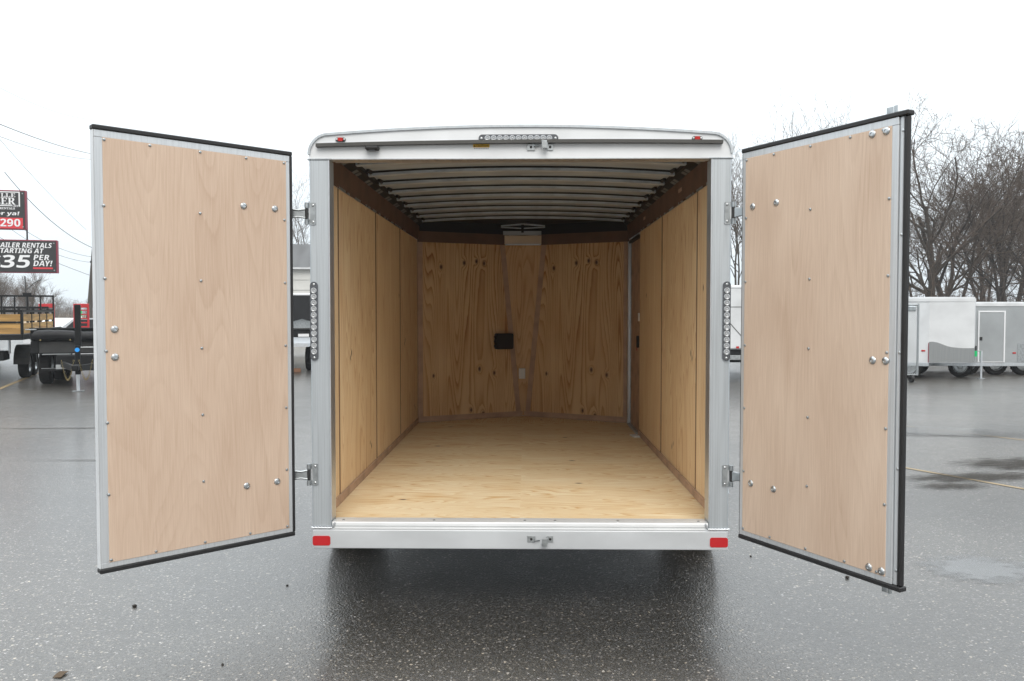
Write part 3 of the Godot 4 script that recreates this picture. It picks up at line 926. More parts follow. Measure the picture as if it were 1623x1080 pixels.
# ------------------------------------------------------------------ rear doors
const DW := 1.0075
const DH := 2.10
func door(T: Node3D, s: float) -> void:
	var L := s < 0
	var D := Node3D.new()
	D.name = "rear_door"
	T.add_child(D, true)
	D.set_meta("label", "left rear door, swung wide open" if L else "right rear door with locking bar, swung open towards the viewer")
	var dir := Vector3(-0.7212, 0, 0.69275) if L else Vector3(0.48057, 0, 0.87696)
	var hinge := Vector3(-1.2817, 0.4605, -4.5605) if L else Vector3(1.1587, 0.4641, -4.5448)
	var x := dir * s
	D.transform = Transform3D(Basis(x, Vector3.UP, x.cross(Vector3.UP)), hinge - T.position)
	var B := func(u0: float, y0: float, z0: float, u1: float, y1: float, z1: float, bev := 0.0) -> SurfaceTool:
		return one_span(Vector3(s * u0, y0, z0), Vector3(s * u1, y1, z1), bev)
	# skin, frame, panel
	put("door_skin", B.call(0.012, 0.02, -0.046, DW - (0.012 if L else 0.045), DH - 0.02, -0.030), M.white_paint, D)
	var pu0 := 0.034 if L else 0.028
	var pu1 := 0.967 if L else 0.929
	var fu0 := 0.012 if L else 0.004
	var fu1 := 1.004 if L else 0.962
	put("frame_bar", B.call(fu0, 2.048, -0.029, fu1, 2.081, 0.0, 0.0015), M.door_aluminium, D)
	put("frame_bar", B.call(fu0, 0.020, -0.029, fu1, 0.046, 0.0, 0.0015), M.door_aluminium, D)
	put("frame_bar", B.call(fu0, 0.0465, -0.029, pu0 + 0.002, 2.0475, -0.0005, 0.0015), M.door_aluminium, D)
	put("frame_bar", B.call(pu1 - 0.002, 0.0465, -0.029, fu1, 2.0475, -0.0005, 0.0015), M.door_aluminium, D)
	var st := S()
	var pn := Vector3(s * (pu0 + pu1) / 2, (0.045 + 2.048) / 2, -0.002)
	box(st, Vector3.ZERO, Vector3(pu1 - pu0, 2.003, 0.009), 0.0012)
	var panel := put("door_panel", st, M.luan_left if L else M.luan_right, D, Transform3D(Basis.IDENTITY, pn))
	# rubber seals
	put("seal", B.call(-0.003, 2.082, -0.040, DW + 0.004, 2.104, 0.006, 0.004), M.rubber, D)
	put("seal", B.call(-0.001, -0.003, -0.040, DW + 0.003, 0.019, 0.006, 0.004), M.rubber, D)
	if L:
		put("seal", B.call(-0.002, 0.0195, -0.040, 0.011, 2.0815, 0.005, 0.003), M.rubber, D)
		put("edge_strip", B.call(1.0045, 0.0195, -0.044, 1.0075, 2.0815, -0.002, 0.001), M.white_paint, D)
	else:
		put("edge_lip", B.call(0.963, 0.0195, -0.040, 0.982, 2.0815, -0.008, 0.003), M.door_aluminium, D)
		put("seal", B.call(0.9825, 0.0195, -0.028, 1.008, 2.0815, -0.004, 0.006), M.rubber, D)
		put("edge_strip", B.call(-0.001, 0.0195, -0.044, 0.0035, 2.0815, -0.002, 0.001), M.dark_steel, D)
	# screws and carriage bolts
	var z := 0.0026
	var cols := [0.047, 0.262, 0.506, 0.752, 0.960] if L else [0.036, 0.232, 0.472, 0.708, 0.886]
	var far := 0.966 if L else 0.922
	var spots := []
	for y: float in [2.038, 0.057]:
		for u: float in cols: spots.append(Vector2(u, y))
	for y: float in [1.731, 1.391, 1.050, 0.711, 0.370]:
		spots.append(Vector2(cols[0], y))
		spots.append(Vector2(0.51 if L else 0.476, y))
		spots.append(Vector2(far, y))
	for p: Vector2 in spots:
		put("screw", screw_mesh, M.zinc, D, Transform3D(Basis.IDENTITY, Vector3(s * p.x, p.y, z)))
	var bolts := [Vector2(0.278, 1.787), Vector2(0.102, 1.787), Vector2(0.927, 1.152), Vector2(0.927, 1.020), Vector2(0.278, 0.313), Vector2(0.104, 0.312)] if L else [Vector2(0.084, 1.787), Vector2(0.252, 1.789), Vector2(0.828, 2.030), Vector2(0.902, 2.030), Vector2(0.848, 1.012), Vector2(0.915, 1.013), Vector2(0.090, 0.313), Vector2(0.254, 0.313), Vector2(0.845, 0.066), Vector2(0.912, 0.066)]
	for p: Vector2 in bolts:
		var b := put("bolt", bolt_mesh, M.chrome, D, Transform3D(Basis.IDENTITY, Vector3(s * p.x, p.y, z)))
		b.set_meta("label", "round-headed carriage bolt")
	if not L:
		for y: float in [2.02, 1.568, 1.052, 0.539, 0.087]:
			put("screw", screw_mesh, M.chrome, D, Transform3D(Basis.IDENTITY, Vector3(s * 0.979, y, -0.008)))
		# cam bar on the outside; its ends stand past the door
		var bar := put("lock_bar", one_rod(Vector3(s * 0.912, 0.02, -0.075), Vector3(s * 0.912, 2.09, -0.075), 0.013, 10), M.zinc, D)
		put("cam", one_box(Vector3(s * 0.868, 2.118, -0.062), Vector3(0.034, 0.062, 0.005), 0.001), M.zinc, bar)
		put("cam", one_box(Vector3(s * 0.898, 2.136, -0.062), Vector3(0.018, 0.030, 0.005), 0.001), M.zinc, bar)
		put("cam", one_box(Vector3(s * 0.878, -0.018, -0.062), Vector3(0.026, 0.060, 0.005), 0.001), M.zinc, bar)
		put("cam", one_rod(Vector3(s * 0.908, -0.046, -0.060), Vector3(s * 0.908, -0.010, -0.060), 0.009, 8), M.zinc, bar)
		put("handle", one_box(Vector3(s * 0.75, 1.01, -0.078), Vector3(0.36, 0.035, 0.012), 0.003), M.zinc, bar)
	else:
		put("hold_back", one_box(Vector3(s * 0.94, 1.08, -0.058), Vector3(0.06, 0.18, 0.02), 0.003), M.zinc, D)
	# strap hinges, from the post's knuckle round to the outside of the door
	for y: float in [2.235, 0.787]:
		var px := -1.155 if L else 1.152
		var plate := put("hinge", one_prism(rounded(0.040, 0.122, 0.006), 0.0008, 0.006, Transform3D(Basis.IDENTITY, Vector3(px - s * 0.010, y, 0))), M.zinc, T)
		for k: float in [-1.0, 1.0]:
			put("screw", screw_mesh, M.chrome, plate, Transform3D(Basis.IDENTITY, Vector3(px - s * 0.016, y + k * 0.046, 0.006)))
			put("knuckle", one_rod(Vector3(px + s * 0.018, y + k * 0.060, 0.014), Vector3(px + s * 0.018, y + k * 0.032, 0.014), 0.0115, 10), M.zinc, plate)
		put("hinge_slot", one_span(Vector3(px + s * 0.001, y - 0.032, 0.0065), Vector3(px + s * 0.004, y + 0.032, 0.0075)), M.label_white, plate)
		var h0 := Vector3(px + s * 0.018, y, 0.014)
		var h1: Vector3 = D.transform * Vector3(s * 0.02, y - 0.46, -0.052)
		var h2: Vector3 = D.transform * Vector3(s * 0.30, y - 0.46, -0.052)
		var ss := S()
		strap(ss, h0, h0.lerp(h1, 0.35), 0.050, 0.036)
		strap(ss, h0.lerp(h1, 0.35), h1, 0.036, 0.052)
		strap(ss, h1, h2, 0.052, 0.052)
		put("hinge_strap", ss, M.zinc, plate)
		put("hinge_pin", one_rod(h0 + Vector3(0, -0.03, 0), h0 + Vector3(0, 0.03, 0), 0.009, 10), M.dark_steel, plate)

func strap(st: SurfaceTool, a: Vector3, b: Vector3, wa: float, wb: float) -> void:
	var n := (b - a).cross(Vector3.UP).normalized()
	slab(st, a + Vector3(0, -wa / 2, 0), b + Vector3(0, -wb / 2, 0), b + Vector3(0, wb / 2, 0), a + Vector3(0, wa / 2, 0), n * 0.006)
	for k: float in [-1.0, 1.0]:      # rolled edges
		rod(st, a + Vector3(0, k * wa / 2, 0), b + Vector3(0, k * wb / 2, 0), 0.006, 6)

# ------------------------------------------------------------------ trees
# One bare tree: limbs go to the trunk mesh, finer branches and twigs to the crown mesh.
func grow(tr: SurfaceTool, cr: SurfaceTool, rng: RandomNumberGenerator, p: Vector3, d: Vector3, r: float, L: float, lvl: int, o: Dictionary) -> void:
	var n := 5 if lvl <= 1 else (4 if lvl == 2 else 3)
	var pts := PackedVector3Array([p])
	var rad := PackedFloat32Array([r])
	var q := p
	var dd := d
	var tip: float = r * (0.42 if lvl < 4 else 0.5)
	for i in n:
		var wob: Vector3 = Vector3(rng.randfn(), rng.randfn() * 0.5, rng.randfn()) * (o.wobble * (0.5 if lvl == 0 else 1.0))
		dd = (dd + wob + Vector3.UP * (o.lift if lvl > 0 else 0.0)).normalized()
		q += dd * L / n
		pts.append(q)
		rad.append(lerpf(r, tip, float(i + 1) / n))
	var st := tr if lvl <= 1 else cr
	tube(st, pts, rad, [8, 6, 4, 3, 3, 3][mini(lvl, 5)], lvl == 0)
	if lvl >= o.levels: return
	var kids: int = o.kids[mini(lvl, o.kids.size() - 1)]
	var from: float = o.bare if lvl == 0 else 0.25
	for k in kids:
		var t := from + (1.0 - from) * (k + rng.randf() * 0.9) / kids
		var f := clampf(t, 0, 0.999) * n
		var i := int(f)
		var at := pts[i].lerp(pts[i + 1], f - i)
		var along := (pts[i + 1] - pts[i]).normalized()
		var sd := side_of(along).rotated(along, rng.randf() * TAU)
		var ang: float = rng.randf_range(o.spread * 0.6, o.spread * 1.25)
		var nd := (along * cos(ang) + sd * sin(ang)).normalized()
		var rr := lerpf(r, tip, t) * rng.randf_range(0.45, 0.72)
		rr = maxf(rr, o.fine)
		grow(tr, cr, rng, at, nd, rr, L * rng.randf_range(0.45, 0.78) * (1.15 - 0.35 * t), lvl + 1, o)

func bare_tree(sd: int, label: String, group: String, at: Vector3, turn: float, high: float, trunk: Dictionary, stems: Array, dark := false, called := "bare_tree") -> Node3D:
	var rng := RandomNumberGenerator.new()
	rng.seed = sd
	var t := thing(called, label, "tree", at, turn, group)
	var tr := S()
	var cr := S()
	for s: Array in stems:      # [lean x, lean z, length, radius]
		grow(tr, cr, rng, Vector3(s[0] * 0.5, -0.1, s[1] * 0.5), Vector3(s[0], 1, s[1]).normalized(), s[3], s[2], 0, trunk)
	put("trunk", tr, M.bark_dark if dark else M.bark, t)
	var crown := put("crown", cr, M.twig, t)
	t.scale = Vector3.ONE * high / crown.mesh.get_aabb().end.y
	return t

func thicket(called: String, label: String, rng: RandomNumberGenerator, x0: Vector3, x1: Vector3, deep: float, count: int, h0: float, h1: float, r: float, m: Material) -> void:
	# saplings and brush that read as one mass
	var st := S()
	var along := x1 - x0
	var back := Vector3(along.z, 0, -along.x).normalized()
	for k in count:
		var p := x0 + along * rng.randf() + back * rng.randf() * deep
		var h := rng.randf_range(h0, h1) * (0.6 + 0.4 * sin(p.x * 0.9 + p.z) * sin(p.x * 0.37))
		var lean := Vector3(rng.randfn() * 0.16, 1, rng.randfn() * 0.16).normalized()
		var q := p + lean * h * 0.5
		var top := q + (lean + Vector3(rng.randfn() * 0.22, 0, rng.randfn() * 0.22)).normalized() * h * 0.5
		tube(st, PackedVector3Array([p, q, top]), PackedFloat32Array([r, r * 0.7, r * 0.3]), 3, false)
		for j in 6:
			var b := q.lerp(top, rng.randf() * 1.2 - 0.3)
			tube(st, PackedVector3Array([b, b + Vector3(rng.randfn(), rng.randf_range(0.2, 1.4), rng.randfn()) * h * 0.16]), PackedFloat32Array([r * 0.5, r * 0.3]), 3, false)
	var o := put(called, st, m)
	tag(o, label, "brush", "", "stuff")

func trees() -> void:
	var rng := RandomNumberGenerator.new()
	rng.seed = 404
	var tall := {"levels": 5, "kids": [6, 4, 4, 4, 2], "bare": 0.30, "spread": 0.72, "wobble": 0.16, "lift": 0.035, "fine": 0.013}
	var wide := {"levels": 5, "kids": [5, 4, 4, 4, 2], "bare": 0.22, "spread": 0.85, "wobble": 0.18, "lift": 0.04, "fine": 0.013}
	var slim := {"levels": 4, "kids": [8, 5, 5, 4], "bare": 0.40, "spread": 0.50, "wobble": 0.09, "lift": 0.07, "fine": 0.010}
	var thin := {"levels": 4, "kids": [8, 5, 4, 3], "bare": 0.45, "spread": 0.62, "wobble": 0.15, "lift": 0.03, "fine": 0.013}
	var row := "bare trees behind the parked trailers on the right"
	var a := bare_tree(1, "tall bare tree nearest the right door, twin stems fanning into a thin rounded top", row, Vector3(21.6, 0, -45), 0.0, 13.2, tall, [[-0.02, 0.0, 9.2, 0.26], [0.30, -0.1, 8.0, 0.19], [-0.22, 0.1, 6.5, 0.11]])
	var b := bare_tree(2, "bare tree with a long limb leaning out to the right, second from the door", row, Vector3(23.6, 0, -47), 0.6, 12.6, wide, [[0.05, 0.0, 9.0, 0.25], [0.38, 0.0, 8.5, 0.15]])
	var c := bare_tree(3, "dark bare tree with crowded upright stems above the silver trailer", row, Vector3(26.2, 0, -46), 0.2, 12.8, tall, [[0.0, 0.0, 9.4, 0.19], [0.13, 0.05, 9.2, 0.15], [-0.13, 0.0, 8.6, 0.14], [0.28, 0.0, 7.5, 0.11]], true)
	var d := bare_tree(4, "slim bare tree rising alone above the top edge of the right door", "", Vector3(17.9, 0, -60), 0.0, 17.6, thin, [[-0.03, 0, 12.0, 0.16], [0.12, 0, 11.2, 0.13]])
	var e := bare_tree(5, "bare treetop showing just left of the upright stub on the right door", "", Vector3(23.3, 0, -60), 0.0, 17.4, thin, [[-0.02, 0, 11.6, 0.19], [0.09, 0, 11.2, 0.15]])
	var behind := "bare tree in the rows behind, its stems lost among the others"
	var g := "bare trees in the rows behind the right-hand trailers"
	for q: Array in [[a, 29.4, -53, 1.9, 1.0], [c, 32.6, -51, 2.6, 1.0], [b, 27.0, -58, 4.0, 0.92], [a, 35.5, -58, 3.3, 1.05], [b, 32.3, -60, 5.0, 1.0], [c, 39.0, -66, 4.2, 1.05]]:
		dup(q[0], "bare_tree", Vector3(q[1], 0, q[2]), q[3], behind, g, q[4])
	dup(d, "bare_tree", Vector3(14.6, 0, -57), 2.2, "short bare tree with twigs showing between the right post and the right door", "", 0.86)
	dup(d, "bare_tree", Vector3(18.3, 0, -75), 4.0, "small bare treetop just clearing the middle of the right door's top edge", "", 1.02)
	dup(e, "bare_tree", Vector3(-16.6, 0, -62), 1.0, "bare tree behind the grey building, seen through the gap beside the left post", "", 0.72)
	# far left
	var f := bare_tree(6, "thin bare tree with upright branches at the left edge, under the hanging sign", "", Vector3(-40.6, 0, -68), 0.0, 5.6, slim, [[0.0, 0, 4.9, 0.11], [0.28, 0, 4.4, 0.08], [-0.2, 0, 4.0, 0.07]])
	dup(f, "bare_tree", Vector3(-46.0, 0, -72), 2.0, "bushier bare tree cut off by the left edge of the photo", "", 1.15)
	dup(f, "bare_tree", Vector3(-36.2, 0, -72), 4.0, "low bare tree right of the far lamp post", "", 0.66)
	var far := "far bare tree in the hazy tree line beyond the dry grass"
	var fg := "far trees along the field"
	for k in 17:
		var x := -98.0 + k * 2.15 + rng.randf_range(-0.6, 0.6)
		var h := 0.66 + 0.20 * sin(k * 0.55 + 1.2) - 0.014 * k + rng.randf() * 0.08
		dup([a, b, c][k % 3], "far_tree", Vector3(x, 0, -148 - rng.randf() * 8), rng.randf() * TAU, far, fg, h * 0.80)
	thicket("brush", "brown brush and saplings under the trees behind the right-hand trailers", rng, Vector3(16, 0, -42), Vector3(38, 0, -42), 22.0, 2600, 1.4, 4.4, 0.016, M.brush)
	thicket("far_brush", "low grey brush along the far edge of the field on the left", rng, Vector3(-112, 0, -146), Vector3(-40, 0, -146), 12.0, 2600, 2.0, 4.6, 0.035, M.brush)

# ------------------------------------------------------------------ sign, pole, wires
const K := 0.0227
func sx(q: float) -> float: return q * 0.0215
func sy(q: float) -> float: return 1.716 + (493.0 - q) * K
func roadside_sign() -> void:
	var t := thing("roadside_sign", "tall black and red roadside sign for trailer rentals, cut off by the left edge", "sign", Vector3(-19.0, 0, -30.0), 0.24)
	put("post", one_rod(Vector3(sx(-42), 0, -0.14), Vector3(sx(-42), sy(290), -0.14), 0.13, 14), M.black_steel, t)
	put("post", one_span(Vector3(sx(36.6), sy(380), -0.16), Vector3(sx(38.4), sy(364), -0.10)), M.black_steel, t)
	for q: Array in [[-86.0, 38.0, 301.5, 364.0], [-46.0, 85.0, 380.0, 433.0]]:
		var up: bool = q[0] < -60
		var b := put("sign_box", one_span(Vector3(sx(q[0]), sy(q[3]), -0.22), Vector3(sx(q[1]), sy(q[2]), 0.0), 0.012), M.sign_edge, t)
		put("sign_face", one_span(Vector3(sx(q[0] + 1.2), sy(q[3] - 1.4), 0.001), Vector3(sx(q[1] - 1.4), sy(q[2] + 1.6), 0.008)), M.sign_black, b)
		for s: Array in [[q[1] - 4.5, q[2] + 5.0], [q[1] - 4.5, q[3] - 4.5]]:
			put("bolt", one_box(Vector3(sx(s[0]), sy(s[1]), 0.012), Vector3(0.04, 0.04, 0.012), 0.004), M.zinc, b)
		if up:
			put("red_band", one_span(Vector3(sx(q[0] + 1.2), sy(362.4), 0.0085), Vector3(sx(33.5), sy(345.4), 0.011)), M.sign_red, b)
			var fr := S()
			span(fr, Vector3(sx(-76), sy(305.4), 0.0085), Vector3(sx(29.6), sy(303.8), 0.014))
			span(fr, Vector3(sx(-76), sy(327.0), 0.0085), Vector3(sx(18.0), sy(325.6), 0.014))
			span(fr, Vector3(sx(27.6), sy(327.5), 0.0085), Vector3(sx(29.6), sy(305.5), 0.014))
			put("white_border", fr, M.sign_white, b)
			for w: Array in [["LLE", 0.8, 312.6, 22.6, 306.6, 0.0, true], ["TRAILER", -52.0, 324.6, 22.4, 313.6, 0.0, true], [".NET", 18.6, 328.0, 27.4, 325.2, 0.2, true], ["RENTALS", -1.5, 332.2, 21.8, 329.0, 0.0, true], ["for ya!", -14.0, 343.2, 28.6, 335.2, 0.18, false]]:
				put("lettering", lettering(w[0], sx(w[1]), sy(w[2]), sx(w[3]), sy(w[4]), w[5], w[6]), M.sign_white, b, Transform3D(Basis.IDENTITY, Vector3(0, 0, 0.009)))
			put("lettering", lettering("290", sx(-1.0), sy(359.4), sx(29.6), sy(347.2)), M.sign_white, b, Transform3D(Basis.IDENTITY, Vector3(0, 0, 0.0115)))
		else:
			for w: Array in [["TRAILER RENTALS", -15.0, 392.6, 77.8, 384.8], ["STARTING AT", -8.5, 401.4, 64.8, 393.8], ["$35", -24.0, 426.6, 45.6, 403.4], ["PER", 48.6, 412.2, 74.4, 403.8], ["DAY!", 48.2, 422.0, 78.0, 413.2]]:
				put("lettering", lettering(w[0], sx(w[1]), sy(w[2]), sx(w[3]), sy(w[4]), 0.2), M.sign_white, b, Transform3D(Basis.IDENTITY, Vector3(0, 0, 0.009)))
			put("red_underline", one_span(Vector3(sx(47.6), sy(426.6), 0.0085), Vector3(sx(78.2), sy(424.0), 0.014)), M.sign_red, b)

func wires() -> void:
	var pole := thing("utility_pole", "dark leaning utility pole beside the outer edge of the left door", "pole", Vector3(-22.0, 0, -40.0))
	put("shaft", one_rod(Vector3(0.74, 0, 0), Vector3(1.62, 9.4, 0), 0.13, 12, 0.09), M.pole_wood, pole)
	put("strap_bracket", one_box(Vector3(1.16, 4.05, 0.06), Vector3(0.30, 0.10, 0.10), 0.01), M.dark_steel, pole)
	var lamp := thing("street_lamp", "thin far street lamp with curved arm above the utility trailer", "street lamp", Vector3(-36.2, 0, -60.0))
	put("mast", one_rod(Vector3(0, 0, 0), Vector3(-0.14, 4.2, 0), 0.07, 8, 0.05), M.dark_steel, lamp)
	var st := S()
	var pts := PackedVector3Array()
	var rr := PackedFloat32Array()
	for k in 8:
		var f := k / 7.0
		pts.append(Vector3(0.0 + f * 1.15, 3.25 + sin(f * PI / 2) * 0.68, 0))
		rr.append(0.035)
	tube(st, pts, rr, 6)
	put("lamp_arm", st, M.dark_steel, lamp)
	put("lamp_head", one_box(Vector3(1.28, 3.93, 0), Vector3(0.36, 0.07, 0.14), 0.02), M.zinc, lamp)
	var w := [
		["topmost faint wire, running from the left edge behind the left door's top", Vector3(-15.8, 8.38, -25), Vector3(-20.7, 10.84, -40), 0.2, 0.006],
		["dark upper power line with a splice, meeting the left door below its top corner", Vector3(-15.8, 7.29, -25), Vector3(-20.7, 9.19, -40), 0.1, 0.013],
		["thin power line just below the dark upper one", Vector3(-15.8, 6.92, -25), Vector3(-20.7, 8.95, -40), 0.15, 0.008],
		["faint wire falling steeply from the left edge down past the upper sign", Vector3(-15.8, 6.82, -25), Vector3(-21.2, 5.6, -40), 0.1, 0.006],
		["dark sagging wire passing behind the upper sign to the leaning pole", Vector3(-22.6, 7.7, -36), Vector3(-20.85, 4.70, -40), 0.42, 0.014],
		["upper of the three wires behind the lower sign", Vector3(-23.6, 6.2, -37), Vector3(-20.85, 4.28, -40), 0.40, 0.008],
		["middle of the three wires behind the lower sign", Vector3(-23.6, 5.8, -37), Vector3(-20.85, 4.02, -40), 0.42, 0.008],
		["lowest of the three wires behind the lower sign, ending at the pole's bracket", Vector3(-24.0, 5.2, -37), Vector3(-20.9, 3.35, -40), 0.08, 0.010],
	]
	for q: Array in w:
		var s := S()
		var p := PackedVector3Array()
		var r := PackedFloat32Array()
		for k in 17:
			var f := k / 16.0 * 1.25 - 0.25 if q[3] < 0.25 else k / 16.0
			p.append((q[1] as Vector3).lerp(q[2], f) - Vector3(0, q[3] * (1.0 - pow(2.0 * f - 1.0, 2.0)), 0))
			r.append(q[4])
		tube(s, p, r, 5)
		tag(put("power_line", s, M.wire), q[0], "power line", "overhead wires at the left")

# ------------------------------------------------------------------ vehicles on the left
func dump_trailer() -> void:
	var t := thing("dump_trailer", "black dump trailer with rolled tarp and silver tongue jack, beside the left door", "dump trailer", Vector3(-9.49, 0, -17.5), 0.375)
	# +z points to the tongue; body behind
	var body := put("body", one_span(Vector3(-1.18, 0.72, -6.0), Vector3(1.18, 1.02, -1.75), 0.02), M.black_steel, t)
	for k in 9: put("rib", one_span(Vector3(1.18, 0.73, -2.1 - k * 0.45), Vector3(1.22, 1.2, -2.04 - k * 0.45), 0.006), M.black_steel, body)
	put("wall", one_span(Vector3(-1.18, 1.021, -6.0), Vector3(-1.13, 1.27, -1.75), 0.01), M.black_steel, t)
	put("wall", one_span(Vector3(1.13, 1.021, -6.0), Vector3(1.18, 1.27, -1.75), 0.01), M.black_steel, t)
	put("front_wall", one_span(Vector3(-1.129, 1.021, -1.85), Vector3(1.129, 1.27, -1.78), 0.01), M.black_steel, t)
	put("top_rail", one_span(Vector3(-1.2, 1.271, -1.86), Vector3(1.2, 1.31, -1.73), 0.008), M.black_steel, t)
	# the rolled tarp: a lumpy bundle
	var st := S()
	var pts := PackedVector3Array()
	var rr := PackedFloat32Array()
	var rng := RandomNumberGenerator.new()
	rng.seed = 9
	for k in 46:
		var f := k / 45.0
		pts.append(Vector3(-1.12 + 2.24 * f, 1.13 + 0.02 * sin(f * 9.0), -1.66 + 0.012 * rng.randf()))
		rr.append(0.115 * (0.88 + 0.14 * absf(sin(f * 17.0 + sin(f * 31.0))) + 0.05 * rng.randf()) * (0.55 if k in [0, 45] else 1.0))
	tube(st, pts, rr, 12)
	put("rolled_tarp", st, M.tarp, t)
	for x: float in [-0.95, -0.35, 0.5]:
		put("eyelet", one_rod(Vector3(x, 1.04, -1.56), Vector3(x, 1.04, -1.545), 0.018, 8), M.chain_gold, t)
	put("tarp_arm", one_span(Vector3(-1.26, 1.262, -1.70), Vector3(-1.04, 1.288, -1.62), 0.005), M.zinc, t)
	# front apron, step and tool shelf
	put("pump_box", one_span(Vector3(-0.62, 0.42, -1.72), Vector3(0.62, 0.70, -1.35), 0.02), M.black_steel, t)
	put("step_edge", one_span(Vector3(-0.92, 0.705, -1.70), Vector3(-0.35, 0.725, -1.52), 0.004), M.zinc, t)
	put("front_plate", one_span(Vector3(-1.0, 0.735, -1.745), Vector3(1.0, 1.0, -1.70), 0.01), M.dark_steel, t)
	put("lower_bar", one_span(Vector3(-0.95, 0.33, -1.7), Vector3(0.95, 0.39, -1.60), 0.006), M.black_steel, t)
	put("bar_edge", one_span(Vector3(-0.95, 0.391, -1.62), Vector3(-0.2, 0.400, -1.595), 0.002), M.zinc, t)
	for s: float in [-1.0, 1.0]:
		put("paper_pouch", one_box(Vector3(s * 0.5 - 0.02, 0.44, -1.34), Vector3(0.20, 0.10, 0.012), 0.002), M.silver_paint, t)
		put("tongue_beam", one_slab(Vector3(s * 0.55, 0.44, -1.7), Vector3(s * 0.55, 0.56, -1.7), Vector3(s * 0.03, 0.56, 0.25), Vector3(s * 0.03, 0.44, 0.25), Vector3(s * 0.07, 0, 0)), M.black_steel, t)
		for z: float in [-3.6, -4.55]:
			wheel(t, Vector3(s * 0.86, 0.38, z), 0.38, 0.26)
		wheel(t, Vector3(s * 0.95, 0.39, -2.35), 0.39, 0.26)
		# safety chain looping down beside the coupler, link by link
		var ch := S()
		for k in 26:
			var f := k / 25.0
			var p := Vector3(s * (0.05 + 0.24 * f), 0.66 - 0.40 * sin(f * PI), 0.32 - 0.10 * f)
			var q := Vector3(s * (0.05 + 0.24 * (f + 0.03)), 0.66 - 0.40 * sin((f + 0.03) * PI), 0.32 - 0.10 * f)
			var dir := (q - p).normalized()
			for w: float in [-1.0, 1.0]:
				var off := (Vector3(0, 0, 1) if k % 2 else dir.cross(Vector3(0, 0, 1))) * 0.011 * w
				rod(ch, p + off - dir * 0.022, p + off + dir * 0.018, 0.0042, 5)
		put("safety_chain", ch, M.chain_gold, t)
	put("coupler", one_box(Vector3(0, 0.52, 0.42), Vector3(0.12, 0.12, 0.36), 0.02), M.black_steel, t)
	put("tall_jack", one_span(Vector3(-0.058, 0.90, -0.06), Vector3(0.058, 1.83, 0.06), 0.012), M.black_steel, t)
	var jk := put("jack_tube", one_rod(Vector3(0, 0.36, 0.10), Vector3(0, 0.97, 0.10), 0.055, 12), M.black_steel, t)
	put("jack_leg", one_rod(Vector3(0, 0.02, 0.10), Vector3(0, 0.42, 0.10), 0.035, 10), M.aluminium_bright, jk)
	put("jack_foot", one_span(Vector3(-0.11, 0.004, 0.0), Vector3(0.11, 0.018, 0.20), 0.004), M.zinc, jk)
	put("blue_cap", one_rod(Vector3(0, 0.88, 0.16), Vector3(0, 0.88, 0.175), 0.045, 12), M.blue_cap, jk)
	put("jack_handle", one_rod(Vector3(0.06, 0.93, 0.10), Vector3(0.30, 0.93, 0.10), 0.012, 6), M.zinc, jk)

